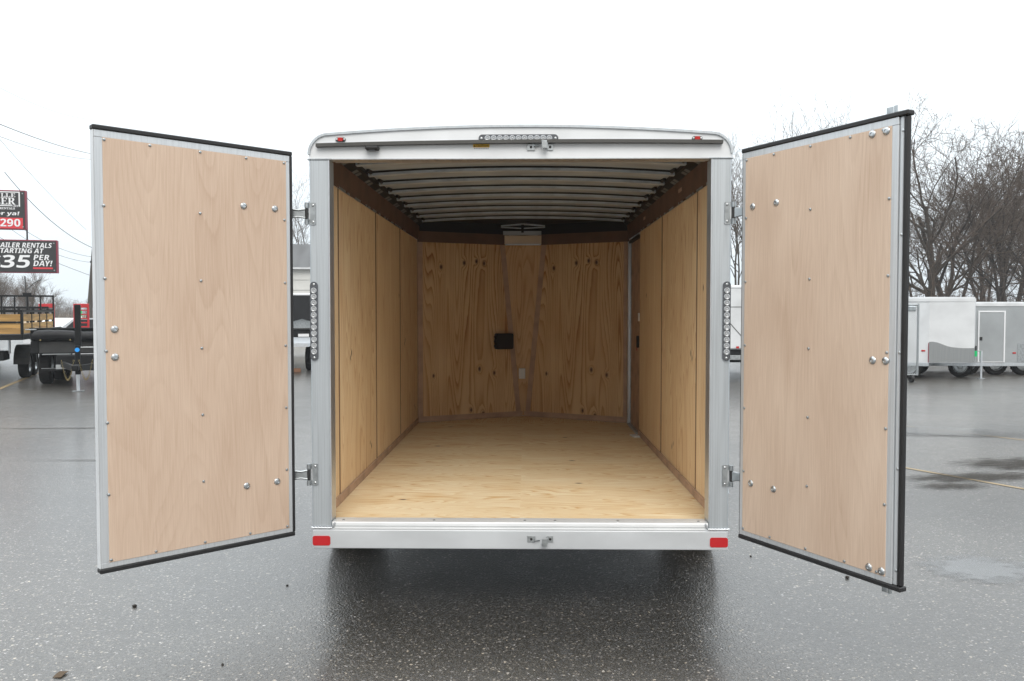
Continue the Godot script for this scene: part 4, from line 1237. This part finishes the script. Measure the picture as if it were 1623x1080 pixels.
func utility_trailer() -> void:
	var t := thing("utility_trailer", "black utility trailer with yellow plank sides and mesh gate, at the left edge", "utility trailer", Vector3(-12.98, 0, -19.4), 0.375)
	# its front right corner is at x = 1.0
	put("deck", one_span(Vector3(-1.0, 1.00, -4.6), Vector3(1.0, 1.13, 0.0), 0.008), M.black_steel, t)
	for x: float in [-0.98, -0.3, 0.34, 0.98]: put("post", one_span(Vector3(x - 0.03, 1.131, -0.06), Vector3(x + 0.03, 1.66, 0.0), 0.004), M.black_steel, t)
	for z: float in [-1.2, -2.3, -3.4, -4.5]: put("post", one_span(Vector3(0.95, 1.131, z - 0.06), Vector3(1.0, 1.66, z), 0.004), M.black_steel, t)
	put("top_rail", one_span(Vector3(-1.0, 1.661, -0.07), Vector3(1.0, 1.71, 0.005), 0.004), M.black_steel, t)
	put("top_rail", one_span(Vector3(0.945, 1.661, -4.6), Vector3(1.005, 1.705, -0.075), 0.004), M.black_steel, t)
	put("middle_rail", one_span(Vector3(-1.0, 1.405, -0.05), Vector3(1.0, 1.44, 0.008), 0.003), M.black_steel, t)
	for y: float in [1.145, 1.275, 1.445]:
		put("plank", one_span(Vector3(-0.99, y, -0.045), Vector3(0.985, y + (0.125 if y < 1.4 else 0.17), -0.012), 0.004), M.plank_yellow, t)
		put("plank", one_span(Vector3(0.955, y, -4.55), Vector3(0.985, y + (0.125 if y < 1.4 else 0.17), -0.07), 0.004), M.plank_yellow, t)
	put("white_tag", one_box(Vector3(0.45, 1.065, 0.006), Vector3(0.13, 0.03, 0.006)), M.label_white, t)
	put("green_tag", one_box(Vector3(-0.05, 1.43, 0.02), Vector3(0.14, 0.07, 0.012), 0.003), M.green_tag, t)
	# rear mesh gate standing up
	var g := put("ramp_gate", one_span(Vector3(-1.0, 2.10, -4.68), Vector3(1.0, 2.15, -4.62), 0.004), M.black_steel, t)
	for k in 7: put("gate_bar", one_span(Vector3(-1.0 + k * 0.3267, 1.14, -4.675), Vector3(-0.96 + k * 0.3267, 2.099, -4.625), 0.003), M.black_steel, g)
	put("gate_bar", one_span(Vector3(-1.0, 1.68, -4.675), Vector3(1.0, 1.74, -4.62), 0.003), M.black_steel, g)
	put("gate_latch", one_box(Vector3(0.32, 2.17, -4.65), Vector3(0.22, 0.09, 0.08), 0.01), M.black_steel, g)
	# running gear
	for z: float in [-1.5, -2.35]: wheel(t, Vector3(0.78, 0.36, z), 0.36, 0.24)
	for z: float in [-1.5, -2.35]: wheel(t, Vector3(-0.78, 0.36, z), 0.36, 0.24)
	var f := S()
	for k in 10:
		var a0 := PI * k / 10.0
		var a1 := PI * (k + 1) / 10.0
		slab(f, Vector3(0.60, 0.36 + sin(a0) * 0.47, -1.5 + cos(a0) * 0.47), Vector3(0.60, 0.36 + sin(a1) * 0.47, -1.5 + cos(a1) * 0.47), Vector3(0.96, 0.36 + sin(a1) * 0.47, -1.5 + cos(a1) * 0.47), Vector3(0.96, 0.36 + sin(a0) * 0.47, -1.5 + cos(a0) * 0.47), Vector3(0, sin((a0 + a1) / 2), cos((a0 + a1) / 2)) * 0.012)
	put("fender", f, M.dark_steel, t)
	put("front_frame", one_span(Vector3(-0.9, 0.5, -0.9), Vector3(0.55, 0.72, -0.2), 0.01), M.black_steel, t)
	put("frame_edge", one_span(Vector3(-0.9, 0.62, -0.19), Vector3(-0.1, 0.635, -0.185), 0.002), M.zinc, t)
	put("support_leg", one_rod(Vector3(0.62, 0.66, -0.5), Vector3(0.62, 1.0, -0.5), 0.03, 8), M.aluminium_bright, t)
	# second, lower trailer gate behind
	var u := thing("open_trailer", "low black open trailer with a barred tailgate, behind the plank-sided trailer", "trailer", Vector3(-15.7, 0, -25.2), 0.375)
	put("deck", one_span(Vector3(-1.0, 0.95, -3.2), Vector3(1.0, 1.10, 0.0), 0.01), M.black_steel, u)
	put("gate_rail", one_span(Vector3(-1.0, 1.76, -0.05), Vector3(1.0, 1.83, 0.0), 0.004), M.black_steel, u)
	put("gate_rail", one_span(Vector3(0.25, 1.42, -0.05), Vector3(1.0, 1.47, 0.0), 0.004), M.black_steel, u)
	for k in 6: put("gate_bar", one_span(Vector3(-1.0 + k * 0.388, 1.101, -0.05), Vector3(-0.94 + k * 0.388, 1.759, 0.0), 0.004), M.black_steel, u)
	put("tool_drum", one_rod(Vector3(-0.55, 1.33, 0.12), Vector3(0.05, 1.33, 0.12), 0.2, 14), M.dark_steel, u)
	for s: float in [-1.0, 1.0]: wheel(u, Vector3(s * 0.8, 0.36, -1.6), 0.36, 0.22)
	# red loading ramps on a flatbed behind
	var v := thing("flatbed_trailer", "flatbed trailer with two red ladder ramps standing upright, beyond the dump trailer", "trailer", Vector3(-15.1, 0, -27.0), 0.12)
	put("deck", one_span(Vector3(-1.15, 0.78, -5.0), Vector3(1.15, 0.92, 0.0), 0.01), M.black_steel, v)
	for s: float in [-1.0, 1.0]:
		var x := s * 0.54
		var r := put("loading_ramp", one_span(Vector3(x - 0.24, 1.80, -0.06), Vector3(x + 0.24, 1.93, 0.0), 0.008), M.red_paint, v)
		for e: float in [-1.0, 1.0]: put("ramp_rail", one_span(Vector3(x + e * 0.215 - 0.025, 0.93, -0.06), Vector3(x + e * 0.215 + 0.025, 1.799, 0.0), 0.004), M.red_paint, r)
		for k in 6: put("rung", one_span(Vector3(x - 0.19, 1.02 + k * 0.135, -0.045), Vector3(x + 0.19, 1.06 + k * 0.135, -0.010), 0.004), M.red_paint, r)
		for z: float in [-1.4, -2.3]: wheel(v, Vector3(s * 1.0, 0.38, z), 0.38, 0.22)
	var car := thing("parked_car", "white car roof showing between the red ramps, far back", "car", Vector3(-20.6, 0, -38.0), 1.2)
	car_shape(car)
	var mk := thing("marker_post", "small green and white marker post standing in the dry grass", "post", Vector3(-29.6, 0, -55.0))
	put("post", one_rod(Vector3(0, 0, 0), Vector3(0, 1.35, 0), 0.07, 8), M.label_white, mk)
	put("post_cap", one_rod(Vector3(0, 1.351, 0), Vector3(0, 1.75, 0), 0.075, 8), M.green_tag, mk)

func car_shape(t: Node3D) -> void:
	var prof := PackedVector2Array([Vector2(-2.1, 0.28), Vector2(2.1, 0.28), Vector2(2.15, 0.62), Vector2(1.9, 0.78), Vector2(1.15, 0.88), Vector2(0.55, 1.36), Vector2(-0.9, 1.38), Vector2(-1.65, 0.92), Vector2(-2.1, 0.86)])
	put("body", one_prism(prof, -0.85, 0.85), M.white_paint, t)
	var win := PackedVector2Array([Vector2(1.0, 0.90), Vector2(0.52, 1.30), Vector2(-0.85, 1.31), Vector2(-1.4, 0.92)])
	put("window", one_prism(win, -0.856, 0.856), M.plastic_black, t)
	for s: float in [-1.0, 1.0]:
		for x: float in [-1.3, 1.3]:
			var st := S()
			lathe(st, PackedVector2Array([Vector2(0.18, -0.1), Vector2(0.32, -0.1), Vector2(0.32, 0.1), Vector2(0.18, 0.1), Vector2(0, 0.11)]), Vector3(x, 0.32, s * 0.78), Basis.IDENTITY, 18)
			put("wheel", st, M.tyre, t)

func gap_left() -> void:
	var b := thing("building", "low building with pale lap siding and dark grey roof, seen past the left post", "building", Vector3(-13.5, 0, -46.0), 0.1)
	put("wall", one_span(Vector3(-5, 0, -8), Vector3(5, 4.0, 0)), M.siding, b)
	for k in 7: put("siding_board", one_slab(Vector3(-5.01, 0.05 + k * 0.56, 0.045), Vector3(5.01, 0.05 + k * 0.56, 0.045), Vector3(5.01, 0.605 + k * 0.56, 0.012), Vector3(-5.01, 0.605 + k * 0.56, 0.012), Vector3(0, 0, -0.01)), M.siding, b)
	put("fascia", one_span(Vector3(-5.3, 3.98, -8.3), Vector3(5.3, 4.10, 0.35), 0.01), M.white_paint, b)
	put("roof", one_prism(PackedVector2Array([Vector2(-0.36, 4.101), Vector2(8.3, 4.101), Vector2(7.2, 5.4), Vector2(0.3, 5.4)]), -5.3, 5.3, Transform3D(Basis(Vector3(0, 0, -1), Vector3(0, 1, 0), Vector3(1, 0, 0)), Vector3.ZERO)), M.roof_grey, b)
	var tr := thing("tarped_trailer", "black trailer under a dark tarp with white top edge, seen between left door and post", "dump trailer", Vector3(-7.7, 0, -28.5), 0.25)
	put("body", one_span(Vector3(-1.15, 0.70, -4.0), Vector3(1.15, 1.05, 0.0), 0.02), M.black_steel, tr)
	put("box_wall", one_span(Vector3(-1.12, 1.051, -3.9), Vector3(1.12, 1.55, -0.1), 0.02), M.zinc, tr)
	var tp := S()
	for k in 8:
		var x0 := -1.2 + 2.4 * k / 8.0
		var x1 := -1.2 + 2.4 * (k + 1) / 8.0
		var d0 := 0.08 * (k % 2)
		var d1 := 0.08 * ((k + 1) % 2)
		slab(tp, Vector3(x0, 2.22, 0.06 + d0 * 0.4), Vector3(x1, 2.22, 0.06 + d1 * 0.4), Vector3(x1, 1.42 - d1, 0.10 + d1), Vector3(x0, 1.42 - d0, 0.10 + d0), Vector3(0, 0, -0.02))
	put("tarp", tp, M.tarp, tr)
	put("tarp_top", one_span(Vector3(-1.2, 2.221, -3.9), Vector3(1.2, 2.30, 0.09), 0.02), M.label_white, tr)
	put("licence_card", one_box(Vector3(0.05, 0.86, 0.012), Vector3(0.36, 0.10, 0.01)), M.label_white, tr)
	put("crossbar", one_span(Vector3(-1.16, 1.06, 0.002), Vector3(1.16, 1.10, 0.05), 0.004), M.dark_steel, tr)
	for s: float in [-1.0, 1.0]: wheel(tr, Vector3(s * 0.95, 0.38, -2.0), 0.38, 0.24)
	var fb := thing("aluminium_flatbed", "pale flatbed trailer with two wheels in line, seen under the tarped trailer", "trailer", Vector3(-7.12, 0, -23.6), 0.12)
	put("deck", one_slab(Vector3(-1.05, 0.74, -3.4), Vector3(1.05, 0.74, -3.4), Vector3(1.05, 0.72, 1.2), Vector3(-1.05, 0.72, 1.2), Vector3(0, 0.10, 0)), M.aluminium_bright, fb)
	var w := thing("wheel_block", "brown wooden block on the ground by the pale flatbed's wheels", "block", Vector3(-6.55, 0, -23.0), 0.3)
	put("block", one_span(Vector3(-0.28, 0.0, -0.07), Vector3(0.28, 0.10, 0.07), 0.008), M.block_wood, w)
	for z: float in [-0.10, -0.95]:
		for s: float in [-1.0, 1.0]: wheel(fb, Vector3(s * 0.93, 0.36, z), 0.36, 0.2, "wheel", M.chrome)

# ------------------------------------------------------------------ trailers on the right
func box_trailer(t: Node3D, hw: float, L: float, h0: float, h1: float, m: Material, snout: float) -> void:
	# +x is the nose; V front; rounded roof edge
	var foot := PackedVector2Array([Vector2(-L, -hw), Vector2(0, -hw), Vector2(snout, -0.12), Vector2(snout, 0.12), Vector2(0, hw), Vector2(-L, hw)])
	var lie := Transform3D(Basis(Vector3(1, 0, 0), Vector3(0, 0, 1), Vector3(0, -1, 0)), Vector3.ZERO)
	put("body", one_prism(foot, -(h1 - 0.10), -h0, lie), m, t)
	var rim := PackedVector2Array()
	for p in foot: rim.append(p * Vector2(1.008, 1.02))
	var st := S()
	prism(st, rim, -(h1 - 0.02), -(h1 - 0.0999), lie)
	var inner := PackedVector2Array()
	for p in foot: inner.append(p * Vector2(0.985, 0.94))
	prism(st, inner, -(h1 + 0.015), -(h1 - 0.0195), lie)
	put("roof_cap", st, M.white_paint, t)
	put("lower_rail", one_span(Vector3(-L, h0 - 0.09, -hw - 0.01), Vector3(0.0, h0 - 0.001, hw + 0.01), 0.006), M.aluminium, t)
	put("coupler_beam", one_slab(Vector3(snout - 0.6, h0 - 0.10, -0.05), Vector3(snout - 0.6, h0 - 0.10, 0.05), Vector3(1.35, h0 - 0.08, 0.04), Vector3(1.35, h0 - 0.08, -0.04), Vector3(0, 0.08, 0)), M.aluminium_bright, t)
	put("jack_leg", one_rod(Vector3(1.1, 0.0, 0.0), Vector3(1.1, h0 + 0.30, 0.0), 0.028, 10), M.aluminium_bright, t)
	put("jack_foot", one_rod(Vector3(1.1, 0.0, 0.0), Vector3(1.1, 0.012, 0.0), 0.09, 12), M.zinc, t)
	put("jack_crank", one_rod(Vector3(0.92, h0 + 0.29, 0.0), Vector3(1.1, h0 + 0.29, 0.0), 0.012, 6), M.zinc, t)

func right_trailers() -> void:
	var t := thing("enclosed_trailer", "white V-nose enclosed trailer with wavy silver stone guard, right of the right door", "trailer", Vector3(10.46, 0, -21.7), -0.55)
	box_trailer(t, 0.80, 3.2, 0.40, 2.03, M.white_paint, 0.95)
	# stone guard on the two nose faces and the flank, with its wavy top edge
	var wave := PackedVector2Array()
	var W := 1.168
	wave.append(Vector2(0, 0.41)); wave.append(Vector2(W, 0.41))
	for k in 13:
		var f := 1.0 - k / 12.0
		wave.append(Vector2(W * f, 0.86 + 0.07 * sin(f * 6.5 + 1.2) - 0.16 * smoothstep(0.5, 1.0, f)))
	for s: float in [-1.0, 1.0]:
		var o := Vector3(0, 0, s * 0.80)
		var e := Vector3(0.95, 0, s * 0.12)
		var x := (e - o).normalized()
		var b := Basis(x, Vector3.UP, x.cross(Vector3.UP))
		var out: float = 1.0 if b.z.z * s > 0 else -1.0
		put("stone_guard", one_prism(wave, out * 0.001, out * 0.006, Transform3D(b, o)), M.guard_metal, t)
		put("guard_edge", one_span(Vector3(-0.018, 0.41, s * 0.802), Vector3(-0.003, 0.90, s * 0.809)), M.sign_edge, t)
		put("marker", one_span(Vector3(-0.17, 0.68, s * 0.801), Vector3(-0.08, 0.72, s * 0.812), 0.003), M.red_lens, t)
	put("front_guard", one_span(Vector3(0.951, 0.41, -0.11), Vector3(0.956, 0.80, 0.11)), M.zinc, t)
	put("green_tag", one_box(Vector3(0.98, 0.62, 0.02), Vector3(0.06, 0.14, 0.10), 0.004), M.green_tag, t)
	put("tag_cord", one_rod(Vector3(0.98, 0.70, 0.02), Vector3(0.98, 0.82, 0.02), 0.02, 6), M.plastic_black, t)
	for s: float in [-1.0, 1.0]: wheel_x(t, Vector3(-0.45, 0.30, s * 0.70), 0.30, 0.18)
	wheel_x(t, Vector3(0.62, 0.27, -0.25), 0.27, 0.18)
	var v := thing("silver_trailer", "silver-grey enclosed trailer with white roof rail and side door, at the right edge", "trailer", Vector3(13.75, 0, -23.0), -0.05)
	box_trailer(v, 0.85, 3.2, 0.33, 1.92, M.silver_paint, 0.55)
	var fr := put("side_door", one_span(Vector3(-1.78, 0.36, 0.851), Vector3(-1.16, 1.66, 0.862), 0.003), M.silver_paint, v)
	for q: Array in [[-1.815, 0.34, -1.781, 1.70], [-1.159, 0.34, -1.122, 1.70], [-1.7805, 1.661, -1.1595, 1.70], [-1.7805, 0.34, -1.1595, 0.359]]:
		put("door_trim", one_span(Vector3(q[0], q[1], 0.851), Vector3(q[2], q[3], 0.874), 0.003), M.label_white, fr)
	put("door_latch", one_box(Vector3(-1.74, 0.965, 0.872), Vector3(0.07, 0.09, 0.02), 0.006), M.plastic_black, fr)
	put("stone_guard", one_span(Vector3(-0.80, 0.34, 0.851), Vector3(0.0, 0.84, 0.858)), M.zinc, v)
	put("marker", one_span(Vector3(-0.92, 0.57, 0.851), Vector3(-0.84, 0.61, 0.865), 0.003), M.red_lens, v)
	for x: float in [-1.25, -1.95, -0.55]: wheel_x(v, Vector3(x, 0.30, 0.62), 0.30, 0.18)
	# gate panel of chain link standing beside the door
	var g := thing("gate_panel", "galvanised chain-link gate panel on a small wheel, against the edge of the right door", "gate", Vector3(9.17, 0, -20.0), 0.15)
	for x: float in [-0.62, 0.13]: put("gate_post", one_rod(Vector3(x, 0.16, 0), Vector3(x, 1.87, 0), 0.026, 10), M.zinc, g)
	for y: float in [0.18, 1.84]: put("gate_rail", one_rod(Vector3(-0.62, y, 0), Vector3(0.13, y, 0), 0.022, 8), M.zinc, g)
	var mesh := S()
	for k in 46:
		var y := -0.55 + k * 0.055
		for dirn: float in [-1.0, 1.0]:
			var a := Vector3(-0.6, y + (0.0 if dirn > 0 else 0.71), 0.006 * dirn)
			var b := Vector3(0.11, y + (0.71 if dirn > 0 else 0.0), 0.006 * dirn)
			var lo := clampf(inverse_lerp(a.y, b.y, 0.2 if dirn > 0 else 1.82), 0.0, 1.0)
			var hi := clampf(inverse_lerp(a.y, b.y, 1.82 if dirn > 0 else 0.2), 0.0, 1.0)
			if hi - lo > 0.02: rod(mesh, a.lerp(b, lo), a.lerp(b, hi), 0.003, 4)
	tag(put("wire_mesh", mesh, M.zinc, g), "", "", "", "stuff")
	put("gate_clamp", one_box(Vector3(-0.06, 1.75, 0.02), Vector3(0.20, 0.13, 0.10), 0.02), M.zinc, g)
	var gw := S()
	lathe(gw, PackedVector2Array([Vector2(0.02, -0.03), Vector2(0.09, -0.03), Vector2(0.09, 0.03), Vector2(0.02, 0.03)]), Vector3(-0.03, 0.09, 0.02), Basis(Vector3.UP, PI / 2), 14)
	put("gate_wheel", gw, M.rubber, g)
	put("wheel_fork", one_rod(Vector3(-0.03, 0.09, 0.02), Vector3(-0.03, 0.19, 0.02), 0.015, 6), M.zinc, g)
	# white trailer seen through the gap between post and right door
	var n := thing("white_cargo_trailer", "white cargo trailer with a dark slanting seam, between the right post and right door", "trailer", Vector3(5.1, 0, -20.4), 0.0)
	put("body", one_span(Vector3(-1.05, 0.76, -4.0), Vector3(1.05, 2.28, 0.0), 0.03), M.white_paint, n)
	put("roof_edge", one_span(Vector3(-1.06, 2.22, -4.0), Vector3(1.06, 2.32, 0.012), 0.03), M.white_paint, n)
	put("panel_seam", one_span(Vector3(-1.05, 1.785, 0.001), Vector3(1.05, 1.800, 0.006)), M.channel_metal, n)
	put("slanting_seam", one_slab(Vector3(-0.35, 1.60, 0.001), Vector3(0.20, 0.98, 0.001), Vector3(0.20, 1.005, 0.001), Vector3(-0.35, 1.625, 0.001), Vector3(0, 0, 0.006)), M.dark_steel, n)
	for x: float in [-0.19, 0.03]: put("marker", one_box(Vector3(x, 0.81, 0.008), Vector3(0.07, 0.05, 0.012), 0.003), M.red_lens, n)
	put("chassis", one_span(Vector3(-0.95, 0.44, -3.9), Vector3(0.95, 0.759, -0.05), 0.01), M.black_steel, n)
	put("bumper_bar", one_span(Vector3(-1.0, 0.50, -0.04), Vector3(1.0, 0.62, 0.03), 0.01), M.zinc, n)
	for s: float in [-1.0, 1.0]: wheel(n, Vector3(s * 0.88, 0.34, -1.6), 0.34, 0.22)

func wheel_x(parent: Node3D, c: Vector3, r: float, w: float) -> void:
	# axle along the parent's z
	var holder := Node3D.new()
	add_child(holder)
	wheel(holder, Vector3.ZERO, r, w)
	var tyre: Node3D = holder.get_child(0)
	holder.remove_child(tyre)
	parent.add_child(tyre, true)
	tyre.transform = Transform3D(Basis(Vector3.UP, PI / 2), c)
	remove_child(holder)
	holder.free()

# ------------------------------------------------------------------ ground
func sheet(x0: float, z0: float, x1: float, z1: float, y: float) -> ArrayMesh:
	var st := S()
	for q: Array in [[x0, z0], [x1, z0], [x1, z1], [x0, z0], [x1, z1], [x0, z1]]:
		st.set_normal(Vector3.UP)
		st.set_uv(Vector2(q[0], q[1]))
		st.set_uv2(Vector2(q[0], q[1]))
		st.add_vertex(Vector3(q[0], y, q[1]))
	return st.commit()

func patch(called: String, label: String, c: Vector3, size: Vector2, turn: float, m: StandardMaterial3D, y: float) -> void:
	var st := S()
	var b := Basis(Vector3.UP, turn)
	for q: Array in [[-1, -1], [1, -1], [1, 1], [-1, -1], [1, 1], [-1, 1]]:
		vert(st, b * Vector3(q[0] * size.x / 2, 0, q[1] * size.y / 2) + Vector3(c.x, y, c.z), Vector3.UP, Vector2(q[0] * 0.5 + 0.5, q[1] * 0.5 + 0.5))
	struct(called, st, m, label)

func line(a: Vector3, b: Vector3, w: float, label: String) -> void:
	var n := (b - a).cross(Vector3.UP).normalized() * w / 2
	var st := S()
	var rng := RandomNumberGenerator.new()
	rng.seed = int(a.x * 100)
	var steps := 14
	for k in steps:      # worn edges
		var p := a.lerp(b, float(k) / steps)
		var q := a.lerp(b, float(k + 1) / steps)
		quad(st, p - n, q - n, q + n, p + n, Vector3.UP)
	struct("painted_line", st, M.yellow_line, label)

func ground() -> void:
	struct("asphalt_lot", sheet(-400, -400, 400, 60, 0.0), M.asphalt, "wet grey asphalt lot")
	struct("grass_field", sheet(-300, -395, -14, -52, 0.006), M.dry_grass, "dry tan grass field beyond the lot")
	struct("woodland_floor", sheet(8, -300, 120, -36, 0.006), M.litter, "leaf-strewn ground under the trees")
	line(Vector3(-10.2, 0.004, -14.8), Vector3(-13.6, 0.004, -23.2), 0.10, "yellow parking line between the trailers on the left")
	line(Vector3(3.4, 0.004, -10.2), Vector3(5.9, 0.004, -6.1), 0.06, "nearer faded yellow parking line on the right")
	line(Vector3(4.9, 0.004, -13.3), Vector3(8.2, 0.004, -8.7), 0.055, "farther faded yellow parking line on the right")
	var wet := mat("wet_film", Color.WHITE, 0.17, 0.0, spot_texture(71, Color(0.33, 0.335, 0.335), 0.75, 1.0, 0.5))
	wet.clearcoat_enabled = true
	wet.clearcoat = 0.7
	wet.clearcoat_roughness = 0.15
	wet.metallic_specular = 0.7
	wet.transparency = BaseMaterial3D.TRANSPARENCY_ALPHA
	var dull := mat("dull_stain", Color.WHITE, 0.85, 0.0, spot_texture(72, Color(0.19, 0.175, 0.155), 0.62, 2.5))
	dull.transparency = BaseMaterial3D.TRANSPARENCY_ALPHA
	dull.metallic_specular = 0.25
	patch("puddle", "shallow pale puddle right of the right door", Vector3(2.98, 0, -5.5), Vector2(0.95, 0.75), 0.2, wet, 0.004)
	patch("puddle", "soft pale film of water behind the farther yellow line", Vector3(5.4, 0, -11.9), Vector2(4.2, 1.3), -0.25, wet, 0.012)
	patch("dark_stain", "dark streak across the nearer yellow line", Vector3(4.55, 0, -8.55), Vector2(2.0, 0.55), 0.15, dull, 0.008)
	patch("dark_stain", "dark drier patch at the right edge of the lot", Vector3(5.5, 0, -9.3), Vector2(1.9, 0.9), 0.1, dull, 0.012)
	patch("dark_stain", "small dark smear in front of the nearer yellow line", Vector3(4.1, 0, -8.1), Vector2(0.9, 0.35), 0.1, dull, 0.012)
	patch("dark_stain", "thin dark seam across the lot left of the left door, farther one", Vector3(-6.6, 0, -11.9), Vector2(3.4, 0.10), 0.06, dull, 0.008)
	patch("dark_stain", "thin dark seam across the lot left of the left door, nearer one", Vector3(-4.6, 0, -9.35), Vector2(2.6, 0.07), 0.03, dull, 0.008)
	# pebbles and scraps
	var rng := RandomNumberGenerator.new()
	rng.seed = 31
	for q: Array in [["wet brown leaf at the bottom edge, left", -2.172, -3.80, 0.035, true], ["dark pebble under the left door's outer corner", -2.252, -4.70, 0.013, false], ["dark pebble under the right door's middle", 2.039, -5.29, 0.014, false], ["small dark pebble near the trailer's left corner", -1.48, -5.08, 0.008, false], ["small dark pebble under the inner corner of the right door", 1.55, -5.75, 0.008, false], ["dark speck of gravel in the foreground left of the reflection", -1.46, -3.93, 0.007, false]]:
		var st := S()
		if q[4]:
			for k in 5:
				var a := k * 0.5
				slab(st, Vector3(-0.03 + k * 0.012, 0.002 + 0.006 * sin(a), -0.02), Vector3(-0.018 + k * 0.012, 0.002 + 0.006 * sin(a + 0.5), -0.02), Vector3(-0.018 + k * 0.012, 0.004 + 0.004 * sin(a + 0.5), 0.02), Vector3(-0.03 + k * 0.012, 0.004 + 0.004 * sin(a), 0.02), Vector3(0, 0.002, 0))
		else:
			var sp := SphereMesh.new()
			sp.radius = q[3]
			sp.height = q[3] * 2
			sp.radial_segments = 9
			sp.rings = 5
			var arr := sp.get_mesh_arrays()
			var v: PackedVector3Array = arr[Mesh.ARRAY_VERTEX]
			var nz := noise(int(q[3] * 1000), 40.0, 2)
			for i in v.size(): v[i] = v[i] * Vector3(1, 0.7, 0.85) * (1.0 + 0.5 * nz.get_noise_3dv(v[i])) + Vector3(0, q[3] * 0.55, 0)
			arr[Mesh.ARRAY_VERTEX] = v
			var am := ArrayMesh.new()
			am.add_surface_from_arrays(Mesh.PRIMITIVE_TRIANGLES, arr)
			st.append_from(am, 0, Transform3D.IDENTITY)
		var o := put("fallen_leaf" if q[4] else "pebble", st, M.leaf if q[4] else M.stone)
		o.position = Vector3(q[1], 0.0, q[2])
		o.rotation.y = rng.randf() * TAU
		tag(o, q[0], "leaf" if q[4] else "pebble")
